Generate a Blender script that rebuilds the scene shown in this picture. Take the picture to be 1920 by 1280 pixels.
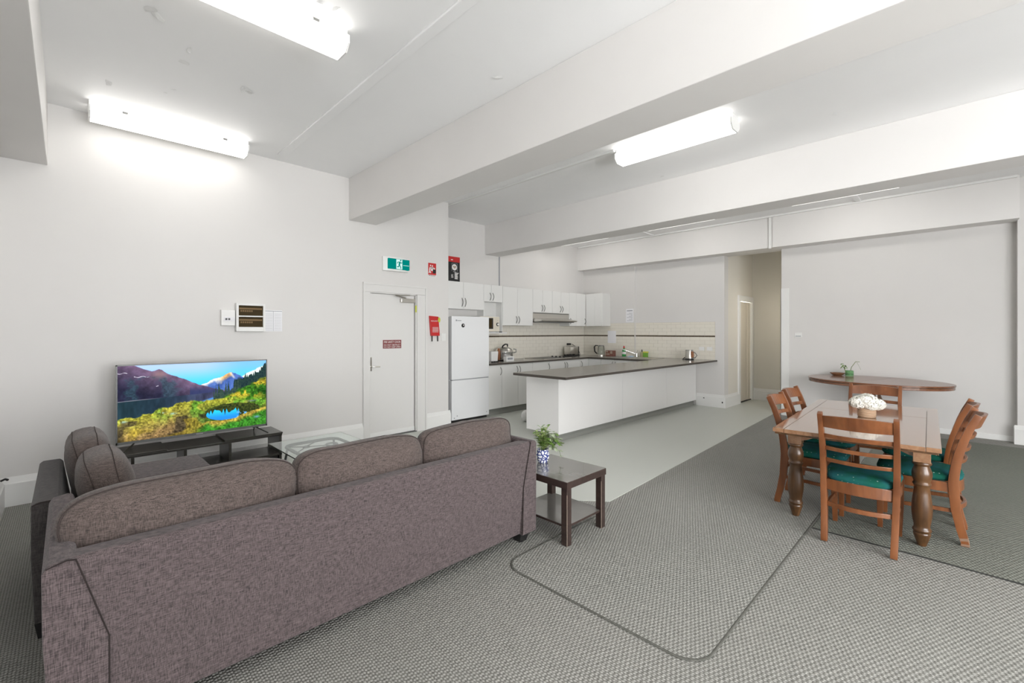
import bpy, bmesh, math, random
import numpy as np
from mathutils import Vector, Matrix
random.seed(7)
PI = math.pi
for o in list(bpy.data.objects): bpy.data.objects.remove(o)
scene = bpy.context.scene
C = scene.collection

# ------------------------------------------------------------------ camera, world, lights, exposure
CAM_Z = 1.48; FPX = 840.0; YAW = math.radians(45.17); HORIZON = 622.0
cd = bpy.data.cameras.new('camera'); cam = bpy.data.objects.new('camera', cd); C.objects.link(cam)
cd.sensor_width = 36; cd.lens = FPX / 1920 * 36; cd.shift_y = (HORIZON - 640) / 1920; cd.clip_start = 0.02
cam.location = (0, 0, CAM_Z); cam.rotation_euler = (PI / 2, 0, YAW - PI / 2)
scene.camera = cam
w = bpy.data.worlds.new('world'); scene.world = w; w.use_nodes = True
bg = w.node_tree.nodes['Background']; bg.inputs[0].default_value = (0.97, 0.98, 1.0, 1); bg.inputs[1].default_value = 11.0
scene.view_settings.view_transform = 'Standard'; scene.view_settings.look = 'None'
scene.view_settings.gamma = 1; scene.view_settings.use_curve_mapping = False
scene.view_settings.exposure = 0.74
LAMP = 3.7          # fluorescent diffuser radiance

# ------------------------------------------------------------------ helpers
OFF = {}
class MB:
    def __init__(s, tf=None): s.v = []; s.f = []; s.tf = tf
    def pt(s, p):
        s.v.append(tuple(s.tf(*p)) if s.tf else tuple(p)); return len(s.v) - 1
    def box(s, x0, y0, z0, x1, y1, z1):
        i = len(s.v)
        for z in (z0, z1):
            for x, y in ((x0, y0), (x1, y0), (x1, y1), (x0, y1)): s.pt((x, y, z))
        for f in ((0, 3, 2, 1), (4, 5, 6, 7), (0, 1, 5, 4), (1, 2, 6, 5), (2, 3, 7, 6), (3, 0, 4, 7)):
            s.f.append(tuple(i + k for k in f))
        return s
    def hexa(s, bot, top):
        i = len(s.v)
        for p in list(bot) + list(top): s.pt(p)
        for f in ((0, 3, 2, 1), (4, 5, 6, 7), (0, 1, 5, 4), (1, 2, 6, 5), (2, 3, 7, 6), (3, 0, 4, 7)):
            s.f.append(tuple(i + k for k in f))
        return s
    def prism(s, poly, axis, a0, a1):
        """poly in the plane normal to axis: 'x' -> (y,z), 'y' -> (x,z), 'z' -> (x,y)"""
        def mk(p, a):
            return {'x': (a, p[0], p[1]), 'y': (p[0], a, p[1]), 'z': (p[0], p[1], a)}[axis]
        i = len(s.v); n = len(poly)
        for a in (a0, a1):
            for p in poly: s.pt(mk(p, a))
        s.f.append(tuple(range(i + n - 1, i - 1, -1))); s.f.append(tuple(range(i + n, i + 2 * n)))
        for k in range(n):
            s.f.append((i + k, i + (k + 1) % n, i + n + (k + 1) % n, i + n + k))
        return s
    def tube(s, pts, r, n=8, closed=False, ry=None):
        P = [Vector(p) for p in pts]; m = len(P); rings = []
        up = Vector((0, 0, 1)); prev = None
        for k in range(m):
            a = P[(k - 1) % m] if (closed or k > 0) else P[k]
            b = P[(k + 1) % m] if (closed or k < m - 1) else P[k]
            t = (b - a).normalized()
            if prev is None:
                ref = up if abs(t.z) < 0.95 else Vector((1, 0, 0))
                u = t.cross(ref).normalized()
            else:
                u = (prev - t * prev.dot(t)).normalized()
            prev = u; vv = t.cross(u)
            rk = r[k] if isinstance(r, (list, tuple)) else r
            rings.append([s.pt(P[k] + u * rk * math.cos(2 * PI * j / n) + vv * (ry if ry else rk) * math.sin(2 * PI * j / n)) for j in range(n)])
        for k in range(m if closed else m - 1):
            A = rings[k]; B = rings[(k + 1) % m]
            for j in range(n): s.f.append((A[j], A[(j + 1) % n], B[(j + 1) % n], B[j]))
        if not closed:
            s.f.append(tuple(reversed(rings[0]))); s.f.append(tuple(rings[-1]))
        return s
    def sweep(s, pts, hw, hh, side):
        """rectangular bar along pts: half width hw along side vector, half height hh along the third axis"""
        P = [Vector(p) for p in pts]; m = len(P); R = []
        sd = Vector(side).normalized()
        for k in range(m):
            t = (P[min(k + 1, m - 1)] - P[max(k - 1, 0)]).normalized()
            u = (sd - t * sd.dot(t)).normalized(); v = t.cross(u)
            a = hw[k] if isinstance(hw, (list, tuple)) else hw; b = hh[k] if isinstance(hh, (list, tuple)) else hh
            R.append([s.pt(P[k] + u * a * i + v * b * j) for i, j in ((-1, -1), (1, -1), (1, 1), (-1, 1))])
        for k in range(m - 1):
            for j in range(4): s.f.append((R[k][j], R[k][(j + 1) % 4], R[k + 1][(j + 1) % 4], R[k + 1][j]))
        s.f.append(tuple(reversed(R[0]))); s.f.append(tuple(R[-1]))
        return s
    def lathe(s, prof, c=(0, 0, 0), n=20, cap=True):
        R = []
        for r, z in prof:
            R.append([s.pt((c[0] + r * math.cos(2 * PI * j / n), c[1] + r * math.sin(2 * PI * j / n), c[2] + z)) for j in range(n)])
        for k in range(len(R) - 1):
            for j in range(n): s.f.append((R[k][j], R[k][(j + 1) % n], R[k + 1][(j + 1) % n], R[k + 1][j]))
        if cap:
            s.f.append(tuple(reversed(R[0]))); s.f.append(tuple(R[-1]))
        return s
    def sphere(s, c, r, n=12, m=8):
        rx, ry, rz = r if isinstance(r, (tuple, list)) else (r, r, r); R = []
        for k in range(m + 1):
            th = PI * k / m
            R.append([s.pt((c[0] + rx * math.sin(th) * math.cos(2 * PI * j / n), c[1] + ry * math.sin(th) * math.sin(2 * PI * j / n), c[2] - rz * math.cos(th))) for j in range(n)])
        for k in range(m):
            for j in range(n): s.f.append((R[k][j], R[k][(j + 1) % n], R[k + 1][(j + 1) % n], R[k + 1][j]))
        return s
    def face(s, pts):
        s.f.append(tuple(s.pt(p) for p in pts)); return s

def part(name, mb, mat, parent=None, bevel=0, smooth=False, seg=2, recalc=True):
    if parent is not None:
        off = OFF.get(parent.name, Vector((0, 0, 0)))
    else:
        a = np.array(mb.v); lo = a.min(0); hi = a.max(0)
        off = Vector(((lo[0] + hi[0]) / 2, (lo[1] + hi[1]) / 2, lo[2]))
    me = bpy.data.meshes.new(name)
    me.from_pydata([(x - off.x, y - off.y, z - off.z) for x, y, z in mb.v], [], mb.f)
    bm = bmesh.new(); bm.from_mesh(me)
    if smooth: bmesh.ops.remove_doubles(bm, verts=bm.verts, dist=1e-5)
    if recalc: bmesh.ops.recalc_face_normals(bm, faces=bm.faces)
    if bevel:
        es = [e for e in bm.edges if len(e.link_faces) == 2 and e.calc_face_angle(0) > 0.5]
        bmesh.ops.bevel(bm, geom=es, offset=bevel, segments=seg, affect='EDGES', profile=0.6, clamp_overlap=True)
    if smooth:
        for f in bm.faces: f.smooth = True
        for e in bm.edges:
            if len(e.link_faces) == 2 and e.calc_face_angle(0) > 0.75: e.smooth = False
    bm.to_mesh(me); bm.free()
    me.materials.append(M[mat] if isinstance(mat, str) else mat)
    o = bpy.data.objects.new(name, me); C.objects.link(o)
    if parent is not None: o.parent = parent
    else: o.location = off
    OFF[o.name] = off.copy()
    return o
def tag(o, label, cat=None, group=None, kind=None):
    if label: o['label'] = label
    if cat: o['category'] = cat
    if group: o['group'] = group
    if kind: o['kind'] = kind
    return o
def thing(name, label, cat, loc=(0, 0, 0), rz=0, group=None, local=False):
    o = bpy.data.objects.new(name, None); C.objects.link(o); o.empty_display_size = 0.1
    o.location = loc; o.rotation_euler = (0, 0, rz)
    OFF[o.name] = Vector((0, 0, 0)) if local else Vector(loc)
    return tag(o, label, cat, group)
def struct(name, mb, mat, label=None, parent=None, bevel=0, smooth=False):
    o = part(name, mb, mat, parent, bevel, smooth)
    if parent is None: o['kind'] = 'structure'
    if label: o['label'] = label
    return o
def dup(root, loc, rz, label=None):
    r = root.copy(); C.objects.link(r); r.location = loc; r.rotation_euler = (0, 0, rz)
    if label: r['label'] = label
    for ch in list(root.children):
        c = ch.copy(); C.objects.link(c); c.parent = r
        for g in ch.children:
            d = g.copy(); C.objects.link(d); d.parent = c
    return r
def text(name, s, size, mat, parent, loc, facing='y', sx=1.0, align='CENTER'):
    """flat lettering; facing 'y' reads when looking along +Y, 'x' when looking along +X"""
    cu = bpy.data.curves.new('t', 'FONT'); cu.body = s; cu.size = size; cu.align_x = align; cu.align_y = 'CENTER'; cu.extrude = 0.0004; cu.resolution_u = 3
    ob = bpy.data.objects.new('t', cu); C.objects.link(ob)
    bpy.context.view_layer.update()
    me = bpy.data.meshes.new_from_object(ob.evaluated_get(bpy.context.evaluated_depsgraph_get()))
    bpy.data.objects.remove(ob); bpy.data.curves.remove(cu)
    off = OFF[parent.name]
    R = Matrix.Rotation(PI / 2, 4, 'X')
    if facing == 'x': R = Matrix.Rotation(-PI / 2, 4, 'Z') @ R
    me.transform(Matrix.Translation(Vector(loc) - off) @ R @ Matrix.Diagonal((sx, 1, 1, 1)))
    me.materials.clear(); me.materials.append(M[mat])
    me.name = name
    o = bpy.data.objects.new(name, me); C.objects.link(o); o.parent = parent; OFF[o.name] = off.copy()
    return o
def ray_z(u, v, z):
    a = (u - 960) / FPX; b = (HORIZON - v) / FPX; t = (z - CAM_Z) / b
    return ((math.cos(YAW) + a * math.sin(YAW)) * t, (math.sin(YAW) - a * math.cos(YAW)) * t, z)

# ------------------------------------------------------------------ materials
M = {}
def principled(name, col, rough=0.5, metal=0.0, **k):
    m = bpy.data.materials.new(name); m.use_nodes = True; nt = m.node_tree; b = nt.nodes['Principled BSDF']
    b.inputs['Base Color'].default_value = (*col, 1); b.inputs['Roughness'].default_value = rough; b.inputs['Metallic'].default_value = metal
    for kk, v in k.items(): b.inputs[kk.replace('_', ' ')].default_value = v
    M[name] = m
    return m, nt, b
def N(nt, t, **k):
    n = nt.nodes.new(t)
    for a, v in k.items():
        if a in n.inputs: n.inputs[a].default_value = v
        else: setattr(n, a, v)
    return n
def coords(nt, scale=(1, 1, 1), kind='Object'):
    tc = N(nt, 'ShaderNodeTexCoord'); mp = N(nt, 'ShaderNodeMapping'); mp.inputs['Scale'].default_value = scale
    nt.links.new(tc.outputs[kind], mp.inputs[0]); return mp.outputs[0]
def ramp(nt, fac, stops):
    r = N(nt, 'ShaderNodeValToRGB'); e = r.color_ramp.elements
    while len(e) < len(stops): e.new(0.5)
    for x, (p, c) in zip(e, stops): x.position = p; x.color = (*c, 1)
    nt.links.new(fac, r.inputs[0]); return r.outputs[0]
def bump(nt, b, h, strength=0.3, dist=0.01):
    n = N(nt, 'ShaderNodeBump'); n.inputs['Strength'].default_value = strength; n.inputs['Distance'].default_value = dist
    nt.links.new(h, n.inputs['Height']); nt.links.new(n.outputs[0], b.inputs['Normal'])
def noisy(name, c0, c1, rough=0.5, scale=5, detail=4, stretch=(1, 1, 1), metal=0, bmp=0, bdist=0.005, **k):
    m, nt, b = principled(name, c0, rough, metal, **k)
    n = N(nt, 'ShaderNodeTexNoise'); n.inputs['Scale'].default_value = scale; n.inputs['Detail'].default_value = detail
    nt.links.new(coords(nt, stretch), n.inputs[0])
    nt.links.new(ramp(nt, n.outputs[0], [(0.3, c0), (0.7, c1)]), b.inputs['Base Color'])
    if bmp: bump(nt, b, n.outputs[0], bmp, bdist)
    return m
noisy('wall_paint', (0.715, 0.700, 0.680), (0.735, 0.720, 0.700), 0.55, 1.5, 5, bmp=0.05, bdist=0.01)
noisy('ceiling_paint', (0.93, 0.93, 0.928), (0.95, 0.95, 0.948), 0.6, 2, 5, bmp=0.06, bdist=0.01)
noisy('beam_paint', (0.785, 0.768, 0.748), (0.805, 0.788, 0.768), 0.55, 2, 4, bmp=0.05, bdist=0.01)
principled('flake_paint', (0.80, 0.80, 0.79), 0.6)
principled('trim_white', (0.83, 0.83, 0.81), 0.4)
principled('door_paint', (0.74, 0.73, 0.71), 0.4)
principled('corridor_paint', (0.78, 0.75, 0.68), 0.6)
principled('corridor_door', (0.74, 0.68, 0.58), 0.4)
principled('white_laminate', (0.82, 0.82, 0.80), 0.3)
principled('cabinet_side', (0.76, 0.76, 0.74), 0.35)
principled('peninsula_panel', (0.86, 0.85, 0.835), 0.4)
principled('appliance_white', (0.84, 0.85, 0.86), 0.25)
principled('plastic_white', (0.82, 0.82, 0.80), 0.4)
principled('plastic_cream', (0.74, 0.69, 0.58), 0.4)
principled('paper', (0.85, 0.85, 0.87), 0.8)
principled('print_grey', (0.35, 0.36, 0.38), 0.8)
principled('black_plastic', (0.012, 0.012, 0.012), 0.4)
principled('dark_gap', (0.02, 0.02, 0.02), 0.8)
principled('black_print', (0.015, 0.015, 0.015), 0.6)
principled('white_print', (0.82, 0.80, 0.78), 0.6)
principled('red_print', (0.55, 0.02, 0.02), 0.45)
principled('maroon_print', (0.22, 0.035, 0.035), 0.5)
principled('black_iron', (0.03, 0.032, 0.03), 0.45, 0.3)
principled('grey_iron', (0.16, 0.165, 0.16), 0.45, 0.3)
principled('steel', (0.62, 0.60, 0.56), 0.28, 1.0)
principled('chrome', (0.75, 0.75, 0.75), 0.12, 1.0)
principled('handle_steel', (0.30, 0.30, 0.29), 0.35, 1.0)
principled('knob_silver', (0.55, 0.55, 0.55), 0.3, 0.8)
principled('glass', (0.95, 0.98, 0.97), 0.02, 0, Transmission_Weight=1.0, IOR=1.3)
principled('glass_green', (0.86, 0.95, 0.92), 0.02, 0, Transmission_Weight=1.0, IOR=1.45)
principled('jar_green', (0.45, 0.75, 0.45), 0.05, 0, Transmission_Weight=0.8, IOR=1.35)
principled('bottle_green', (0.06, 0.40, 0.10), 0.15, 0, Transmission_Weight=0.3)
principled('bottle_olive', (0.40, 0.38, 0.20), 0.3)
principled('sponge_green', (0.18, 0.40, 0.05), 0.7)
principled('sponge_yellow', (0.65, 0.62, 0.12), 0.7)
principled('cloth_blue', (0.45, 0.60, 0.75), 0.8)
principled('tag_yellow', (0.55, 0.60, 0.06), 0.5)
principled('smoked_window', (0.050, 0.032, 0.010), 0.6, 0, Specular_IOR_Level=0.15)
principled('brass_rail', (0.20, 0.12, 0.04), 0.6)
principled('rubber', (0.02, 0.02, 0.02), 0.7)
principled('brown_box', (0.20, 0.08, 0.06), 0.6)
principled('vent_black', (0.01, 0.01, 0.01), 0.3)
principled('leaf_green', (0.15, 0.27, 0.05), 0.5)
principled('leaf_light', (0.38, 0.48, 0.18), 0.5)
principled('leaf_grey', (0.40, 0.46, 0.32), 0.55)
principled('stem_green', (0.16, 0.22, 0.06), 0.6)
principled('petal_white', (0.88, 0.87, 0.80), 0.7)
principled('dish_wood', (0.35, 0.18, 0.09), 0.4)
principled('copper_tone', (0.45, 0.20, 0.10), 0.35, 0.5)
def emit(name, col, s):
    m = bpy.data.materials.new(name); m.use_nodes = True; nt = m.node_tree; nt.nodes.clear()
    e = N(nt, 'ShaderNodeEmission'); e.inputs[0].default_value = (*col, 1); e.inputs[1].default_value = s
    o = N(nt, 'ShaderNodeOutputMaterial'); nt.links.new(e.outputs[0], o.inputs[0]); M[name] = m
    return m, nt, e
emit('lamp_diffuser', (1.0, 0.975, 0.94), LAMP)
emit('passage_fill', (1.0, 0.92, 0.78), 10.0)  # glow of the added passage lamp
emit('exit_green', (0.0, 0.145, 0.125), 1.0)
emit('exit_white', (0.55, 0.75, 0.72), 0.75)

def carpet(name, c0, c1):
    m, nt, b = principled(name, c0, 0.95)
    co = coords(nt); sep = N(nt, 'ShaderNodeSeparateXYZ'); nt.links.new(co, sep.inputs[0])
    def mth(op, a, bb=None):
        n = N(nt, 'ShaderNodeMath', operation=op)
        for i, q in enumerate((a, bb)):
            if q is None: continue
            if isinstance(q, (int, float)): n.inputs[i].default_value = q
            else: nt.links.new(q, n.inputs[i])
        return n.outputs[0]
    sx = mth('SINE', mth('MULTIPLY', sep.outputs[0], 2 * PI / 0.024))
    row = mth('FLOOR', mth('MULTIPLY', sep.outputs[0], 1 / 0.024))
    ph = mth('MULTIPLY', mth('MODULO', row, 2.0), PI)
    sy = mth('SINE', mth('ADD', mth('MULTIPLY', sep.outputs[1], 2 * PI / 0.021), ph))
    loop = mth('ADD', mth('MULTIPLY', mth('ABSOLUTE', sx), 0.55), mth('MULTIPLY', sy, 0.30))
    n = N(nt, 'ShaderNodeTexNoise'); n.inputs['Scale'].default_value = 55; n.inputs['Detail'].default_value = 3; nt.links.new(co, n.inputs[0])
    h = mth('ADD', loop, mth('MULTIPLY', n.outputs[0], 0.5))
    big = N(nt, 'ShaderNodeTexNoise'); big.inputs['Scale'].default_value = 0.7; big.inputs['Detail'].default_value = 3; nt.links.new(co, big.inputs[0])
    c = ramp(nt, h, [(0.05, tuple(x * 0.58 for x in c0)), (0.45, c0), (0.95, c1)])
    mx = N(nt, 'ShaderNodeMix', data_type='RGBA', blend_type='MULTIPLY'); mx.inputs[0].default_value = 1
    nt.links.new(c, mx.inputs[6]); nt.links.new(ramp(nt, big.outputs[0], [(0.3, (0.88, 0.89, 0.88)), (0.7, (1.0, 1.0, 1.0))]), mx.inputs[7])
    nt.links.new(mx.outputs[2], b.inputs['Base Color'])
    bump(nt, b, h, 0.7, 0.006)
carpet('carpet_base', (0.27, 0.265, 0.243), (0.40, 0.395, 0.365))
carpet('carpet_mat', (0.27, 0.267, 0.245), (0.40, 0.396, 0.366))
carpet('carpet_dim', (0.180, 0.189, 0.161), (0.268, 0.281, 0.243))  # same carpet, with the dimmer light on the right put into its colour
noisy('carpet_binding', (0.10, 0.10, 0.085), (0.13, 0.13, 0.115), 0.9, 60, 2)
noisy('seam_black', (0.02, 0.022, 0.02), (0.04, 0.04, 0.036), 0.8, 60, 2)
noisy('vinyl', (0.57, 0.59, 0.545), (0.63, 0.65, 0.60), 0.38, 260, 2)
noisy('vinyl_dark', (0.24, 0.245, 0.225), (0.28, 0.285, 0.26), 0.5, 220, 2)
noisy('worktop', (0.24, 0.226, 0.203), (0.31, 0.294, 0.266), 0.2, 160, 3)  # lighter than its edge: the glossy reflection is put into the colour
noisy('worktop_edge', (0.055, 0.046, 0.038), (0.075, 0.062, 0.052), 0.35, 90, 3)
def fabric(name, c0, c1, k=1):
    m, nt, b = principled(name, c0, 0.9, 0, Sheen_Weight=0.15)
    a = N(nt, 'ShaderNodeTexNoise'); a.inputs['Scale'].default_value = 1; a.inputs['Detail'].default_value = 3; nt.links.new(coords(nt, (45 * k, 45 * k, 420 * k)), a.inputs[0])
    d = N(nt, 'ShaderNodeTexNoise'); d.inputs['Scale'].default_value = 1; d.inputs['Detail'].default_value = 3; nt.links.new(coords(nt, (420 * k, 420 * k, 40 * k)), d.inputs[0])
    ad = N(nt, 'ShaderNodeMath', operation='ADD'); nt.links.new(a.outputs[0], ad.inputs[0]); nt.links.new(d.outputs[0], ad.inputs[1])
    hf = N(nt, 'ShaderNodeMath', operation='MULTIPLY'); hf.inputs[1].default_value = 0.5; nt.links.new(ad.outputs[0], hf.inputs[0])
    nt.links.new(ramp(nt, hf.outputs[0], [(0.39, c0), (0.61, c1)]), b.inputs['Base Color']); bump(nt, b, hf.outputs[0], 0.35, 0.003)
fabric('sofa_fabric', (0.034, 0.025, 0.026), (0.145, 0.111, 0.111))
fabric('sofa_fabric_warm', (0.042, 0.031, 0.028), (0.145, 0.110, 0.097))
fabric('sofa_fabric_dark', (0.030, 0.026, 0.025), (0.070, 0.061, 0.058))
principled('sofa_seam', (0.022, 0.015, 0.014), 0.9)
principled('sofa_piping', (0.045, 0.032, 0.029), 0.9)
def wood(name, c0, c1, rough, stretch, coat=0.0, scale=1.0):
    m, nt, b = principled(name, c0, rough, 0, Coat_Weight=coat, Coat_Roughness=0.07)
    n = N(nt, 'ShaderNodeTexNoise'); n.inputs['Scale'].default_value = scale; n.inputs['Detail'].default_value = 6; n.inputs['Distortion'].default_value = 0.6
    nt.links.new(coords(nt, stretch), n.inputs[0])
    nt.links.new(ramp(nt, n.outputs[0], [(0.3, c0), (0.7, c1)]), b.inputs['Base Color']); bump(nt, b, n.outputs[0], 0.05, 0.002)
wood('table_wood', (0.25, 0.122, 0.060), (0.35, 0.19, 0.10), 0.16, (2.0, 30, 30), 1.0)
wood('table_leg_wood', (0.058, 0.026, 0.009), (0.135, 0.062, 0.022), 0.32, (30, 30, 3), 0.3)
wood('chair_wood', (0.135, 0.042, 0.013), (0.26, 0.092, 0.030), 0.33, (12, 12, 3), 0.25)
wood('oval_wood', (0.16, 0.062, 0.030), (0.25, 0.105, 0.052), 0.24, (30, 2, 30), 0.3)
wood('dark_wood', (0.030, 0.018, 0.015), (0.052, 0.032, 0.027), 0.34, (30, 3, 30), 0.2)
wood('black_brown', (0.022, 0.020, 0.016), (0.042, 0.038, 0.031), 0.30, (4, 40, 40), 0.3)
wood('reflection_grey', (0.165, 0.160, 0.144), (0.185, 0.180, 0.162), 0.2, (8, 2, 8), 0.8)  # grey lighter than the dark wood, holding the bright wall's reflection
principled('worn_wood', (0.24, 0.15, 0.10), 0.8)
principled('chip_wood', (0.42, 0.34, 0.27), 0.7)
def dotted():
    m, nt, b = principled('seat_fabric', (0.01, 0.09, 0.08), 0.9, 0, Specular_IOR_Level=0.15)
    v = N(nt, 'ShaderNodeTexVoronoi'); v.inputs['Scale'].default_value = 32; v.inputs['Randomness'].default_value = 0.35; nt.links.new(coords(nt), v.inputs[0])
    n = N(nt, 'ShaderNodeTexNoise'); n.inputs['Scale'].default_value = 9; nt.links.new(coords(nt), n.inputs[0])
    c = ramp(nt, n.outputs[0], [(0.35, (0.006, 0.082, 0.055)), (0.65, (0.016, 0.100, 0.115))])
    mx = N(nt, 'ShaderNodeMix', data_type='RGBA'); nt.links.new(ramp(nt, v.outputs['Distance'], [(0.10, (1, 1, 1)), (0.16, (0, 0, 0))]), mx.inputs[0])
    nt.links.new(c, mx.inputs[6]); mx.inputs[7].default_value = (0.32, 0.42, 0.38, 1); nt.links.new(mx.outputs[2], b.inputs['Base Color'])
dotted()
noisy('tile_cream', (0.80, 0.765, 0.675), (0.84, 0.805, 0.715), 0.18, 3, 2)
principled('grout', (0.56, 0.52, 0.44), 0.85)
def listello():
    m, nt, b = principled('listello', (0.05, 0.035, 0.02), 0.3)
    v = N(nt, 'ShaderNodeTexVoronoi'); v.inputs['Scale'].default_value = 60; nt.links.new(coords(nt), v.inputs[0])
    nt.links.new(ramp(nt, v.outputs['Distance'], [(0.2, (0.018, 0.012, 0.008)), (0.75, (0.16, 0.12, 0.07))]), b.inputs['Base Color'])
listello()
def vase():
    m, nt, b = principled('blue_white_china', (0.85, 0.86, 0.9), 0.15)
    v = N(nt, 'ShaderNodeTexVoronoi', feature='DISTANCE_TO_EDGE'); v.inputs['Scale'].default_value = 34; nt.links.new(coords(nt), v.inputs[0])
    n = N(nt, 'ShaderNodeTexNoise'); n.inputs['Scale'].default_value = 45; nt.links.new(coords(nt), n.inputs[0])
    ml = N(nt, 'ShaderNodeMath', operation='MULTIPLY'); nt.links.new(v.outputs['Distance'], ml.inputs[0]); nt.links.new(n.outputs[0], ml.inputs[1])
    nt.links.new(ramp(nt, ml.outputs[0], [(0.05, (0.03, 0.05, 0.22)), (0.09, (0.85, 0.86, 0.9))]), b.inputs['Base Color'])
vase()
def rope():
    m, nt, b = principled('woven_rope', (0.55, 0.36, 0.22), 0.8)
    wv = N(nt, 'ShaderNodeTexWave', bands_direction='Z'); wv.inputs['Scale'].default_value = 30; wv.inputs['Distortion'].default_value = 1.5; nt.links.new(coords(nt), wv.inputs[0])
    nt.links.new(ramp(nt, wv.outputs[0], [(0.2, (0.36, 0.22, 0.13)), (0.7, (0.66, 0.47, 0.32))]), b.inputs['Base Color']); bump(nt, b, wv.outputs[0], 0.5, 0.004)
rope()

# ------------------------------------------------------------------ structure
CEIL = 3.51; SOF = 2.955
WY = 5.72           # face of the wall behind the television
FX = 9.05           # face of the far wall
KY0, KY1 = 6.44, 6.55   # kitchen back wall: left part, right part
BY = -4.5; LX = -0.40
DX0, DX1, DZ = 2.931, 3.69, 2.035
NIB = 3.26; COR = 2.28; CX1 = 10.70

fl = MB().box(LX - 0.3, BY - 0.3, -0.12, CX1 + 0.2, 6.8, 0.0)
struct('floor', fl, 'carpet_base', 'grey green looped carpet floor of the open living room')
vy = MB().prism([(3.36, 2.17), (FX, 2.41), (CX1, 2.41), (CX1, NIB), (FX, NIB), (FX, KY1), (6.04, KY1), (6.04, KY0), (4.27, KY0), (4.27, WY), (1.2, WY), (1.2, 3.4), (2.3, 3.3), (3.2, 2.36)], 'z', 0.0, 0.004)
struct('floor_vinyl', vy, 'vinyl', 'pale grey speckled vinyl flooring around the kitchen peninsula')
cl = MB().box(LX - 0.3, BY - 0.3, CEIL, CX1 + 0.2, 6.8, CEIL + 0.12)
ceiling = struct('ceiling', cl, 'ceiling_paint', 'white painted plaster ceiling with peeling flakes')
wb = MB()
wb.box(LX - 0.2, WY, 0, DX0, WY + 0.18, CEIL).box(DX1, WY, 0, 4.27, WY + 0.18, CEIL).box(DX0, WY, DZ, DX1, WY + 0.18, CEIL)
wb.box(4.12, WY + 0.18, 0, 4.27, KY0, CEIL)
struct('wall_back', wb, 'wall_paint', 'pale grey wall behind the television with the fire door')
wk = MB().box(4.12, KY0, 0, 6.04, KY0 + 0.3, CEIL).box(6.04, KY1, 0, FX + 0.2, KY1 + 0.19, CEIL)
wall_kitchen = struct('wall_kitchen', wk, 'wall_paint', 'pale grey kitchen wall behind the cupboards')
wf = MB().box(FX, NIB, 0, FX + 0.2, KY1, CEIL).box(FX, COR, SOF, FX + 0.2, NIB, CEIL).box(FX, BY, 0, FX + 0.2, COR, CEIL)
wf.box(FX - 0.05, 5.17, 0, FX, KY1, SOF)
wf.box(FX - 0.16, -1.15, 0, FX, -0.51, CEIL)
wall_far = struct('wall_far', wf, 'wall_paint', 'pale grey far wall carrying the splashback and the passage opening')
wc = MB().box(FX + 0.2, NIB, 0, 9.86, NIB + 0.15, CEIL).box(9.86, NIB, 2.13, 10.62, NIB + 0.15, CEIL).box(10.62, NIB, 0, CX1, NIB + 0.15, CEIL).box(CX1, COR - 0.15, 0, CX1 + 0.15, NIB + 0.15, CEIL).box(FX + 0.2, COR - 0.15, 0, CX1, COR, CEIL)
struct('wall_corridor', wc, 'corridor_paint', 'shadowed walls of the short passage beside the kitchen')
wl = MB()
LW = [(-4.3, -2.7)]  # unseen window, added behind the camera to supply daylight
y = BY - 0.2
for a, b in LW:
    wl.box(LX - 0.2, y, 0, LX, a, CEIL).box(LX - 0.2, a, 0, LX, b, 0.2).box(LX - 0.2, a, 2.9, LX, b, CEIL); y = b
wl.box(LX - 0.2, y, 0, LX, WY + 0.18, CEIL)
struct('wall_left', wl, 'wall_paint')
wr = MB()
RW = [(-0.2, 1.5), (1.9, 3.4)]  # unseen rear windows, also added for their daylight
x = LX
for a, b in RW:
    wr.box(x, BY - 0.2, 0, a, BY, CEIL).box(a, BY - 0.2, 0, b, BY, 0.2).box(a, BY - 0.2, 2.8, b, BY, CEIL); x = b
wr.box(x, BY - 0.2, 0, FX + 0.2, BY, CEIL)
struct('wall_rear', wr, 'wall_paint')
k = 1
for a, b in LW:
    f = MB()
    for p, q, z0, z1 in ((a, a + .06, .2, 2.9), (b - .06, b, .2, 2.9), (a, b, .2, .26), (a, b, 2.84, 2.9), ((a + b) / 2 - .03, (a + b) / 2 + .03, .2, 2.9)): f.box(LX - 0.14, p, z0, LX - 0.08, q, z1)
    struct('window_%d' % k, f, 'trim_white'); k += 1
for a, b in RW:
    f = MB()
    for p, q, z0, z1 in ((a, a + .06, .2, 2.8), (b - .06, b, .2, 2.8), (a, b, .2, .26), (a, b, 2.74, 2.8), ((a + b) / 2 - .03, (a + b) / 2 + .03, .2, 2.8)): f.box(p, BY - 0.14, z0, q, BY - 0.08, z1)
    struct('window_%d' % k, f, 'trim_white'); k += 1
def portal(loc, rot, sx, sy):
    l = bpy.data.lights.new('daylight_portal', 'AREA'); l.shape = 'RECTANGLE'; l.size = sx; l.size_y = sy; l.cycles.is_portal = True
    o = bpy.data.objects.new('daylight_portal', l); C.objects.link(o); o.location = loc; o.rotation_euler = rot
for a, b in LW: portal((LX - 0.21, (a + b) / 2, 1.55), (0, -PI / 2, 0), 2.7, b - a)
for a, b in RW: portal(((a + b) / 2, BY - 0.21, 1.5), (PI / 2, 0, 0), b - a, 2.6)

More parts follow.
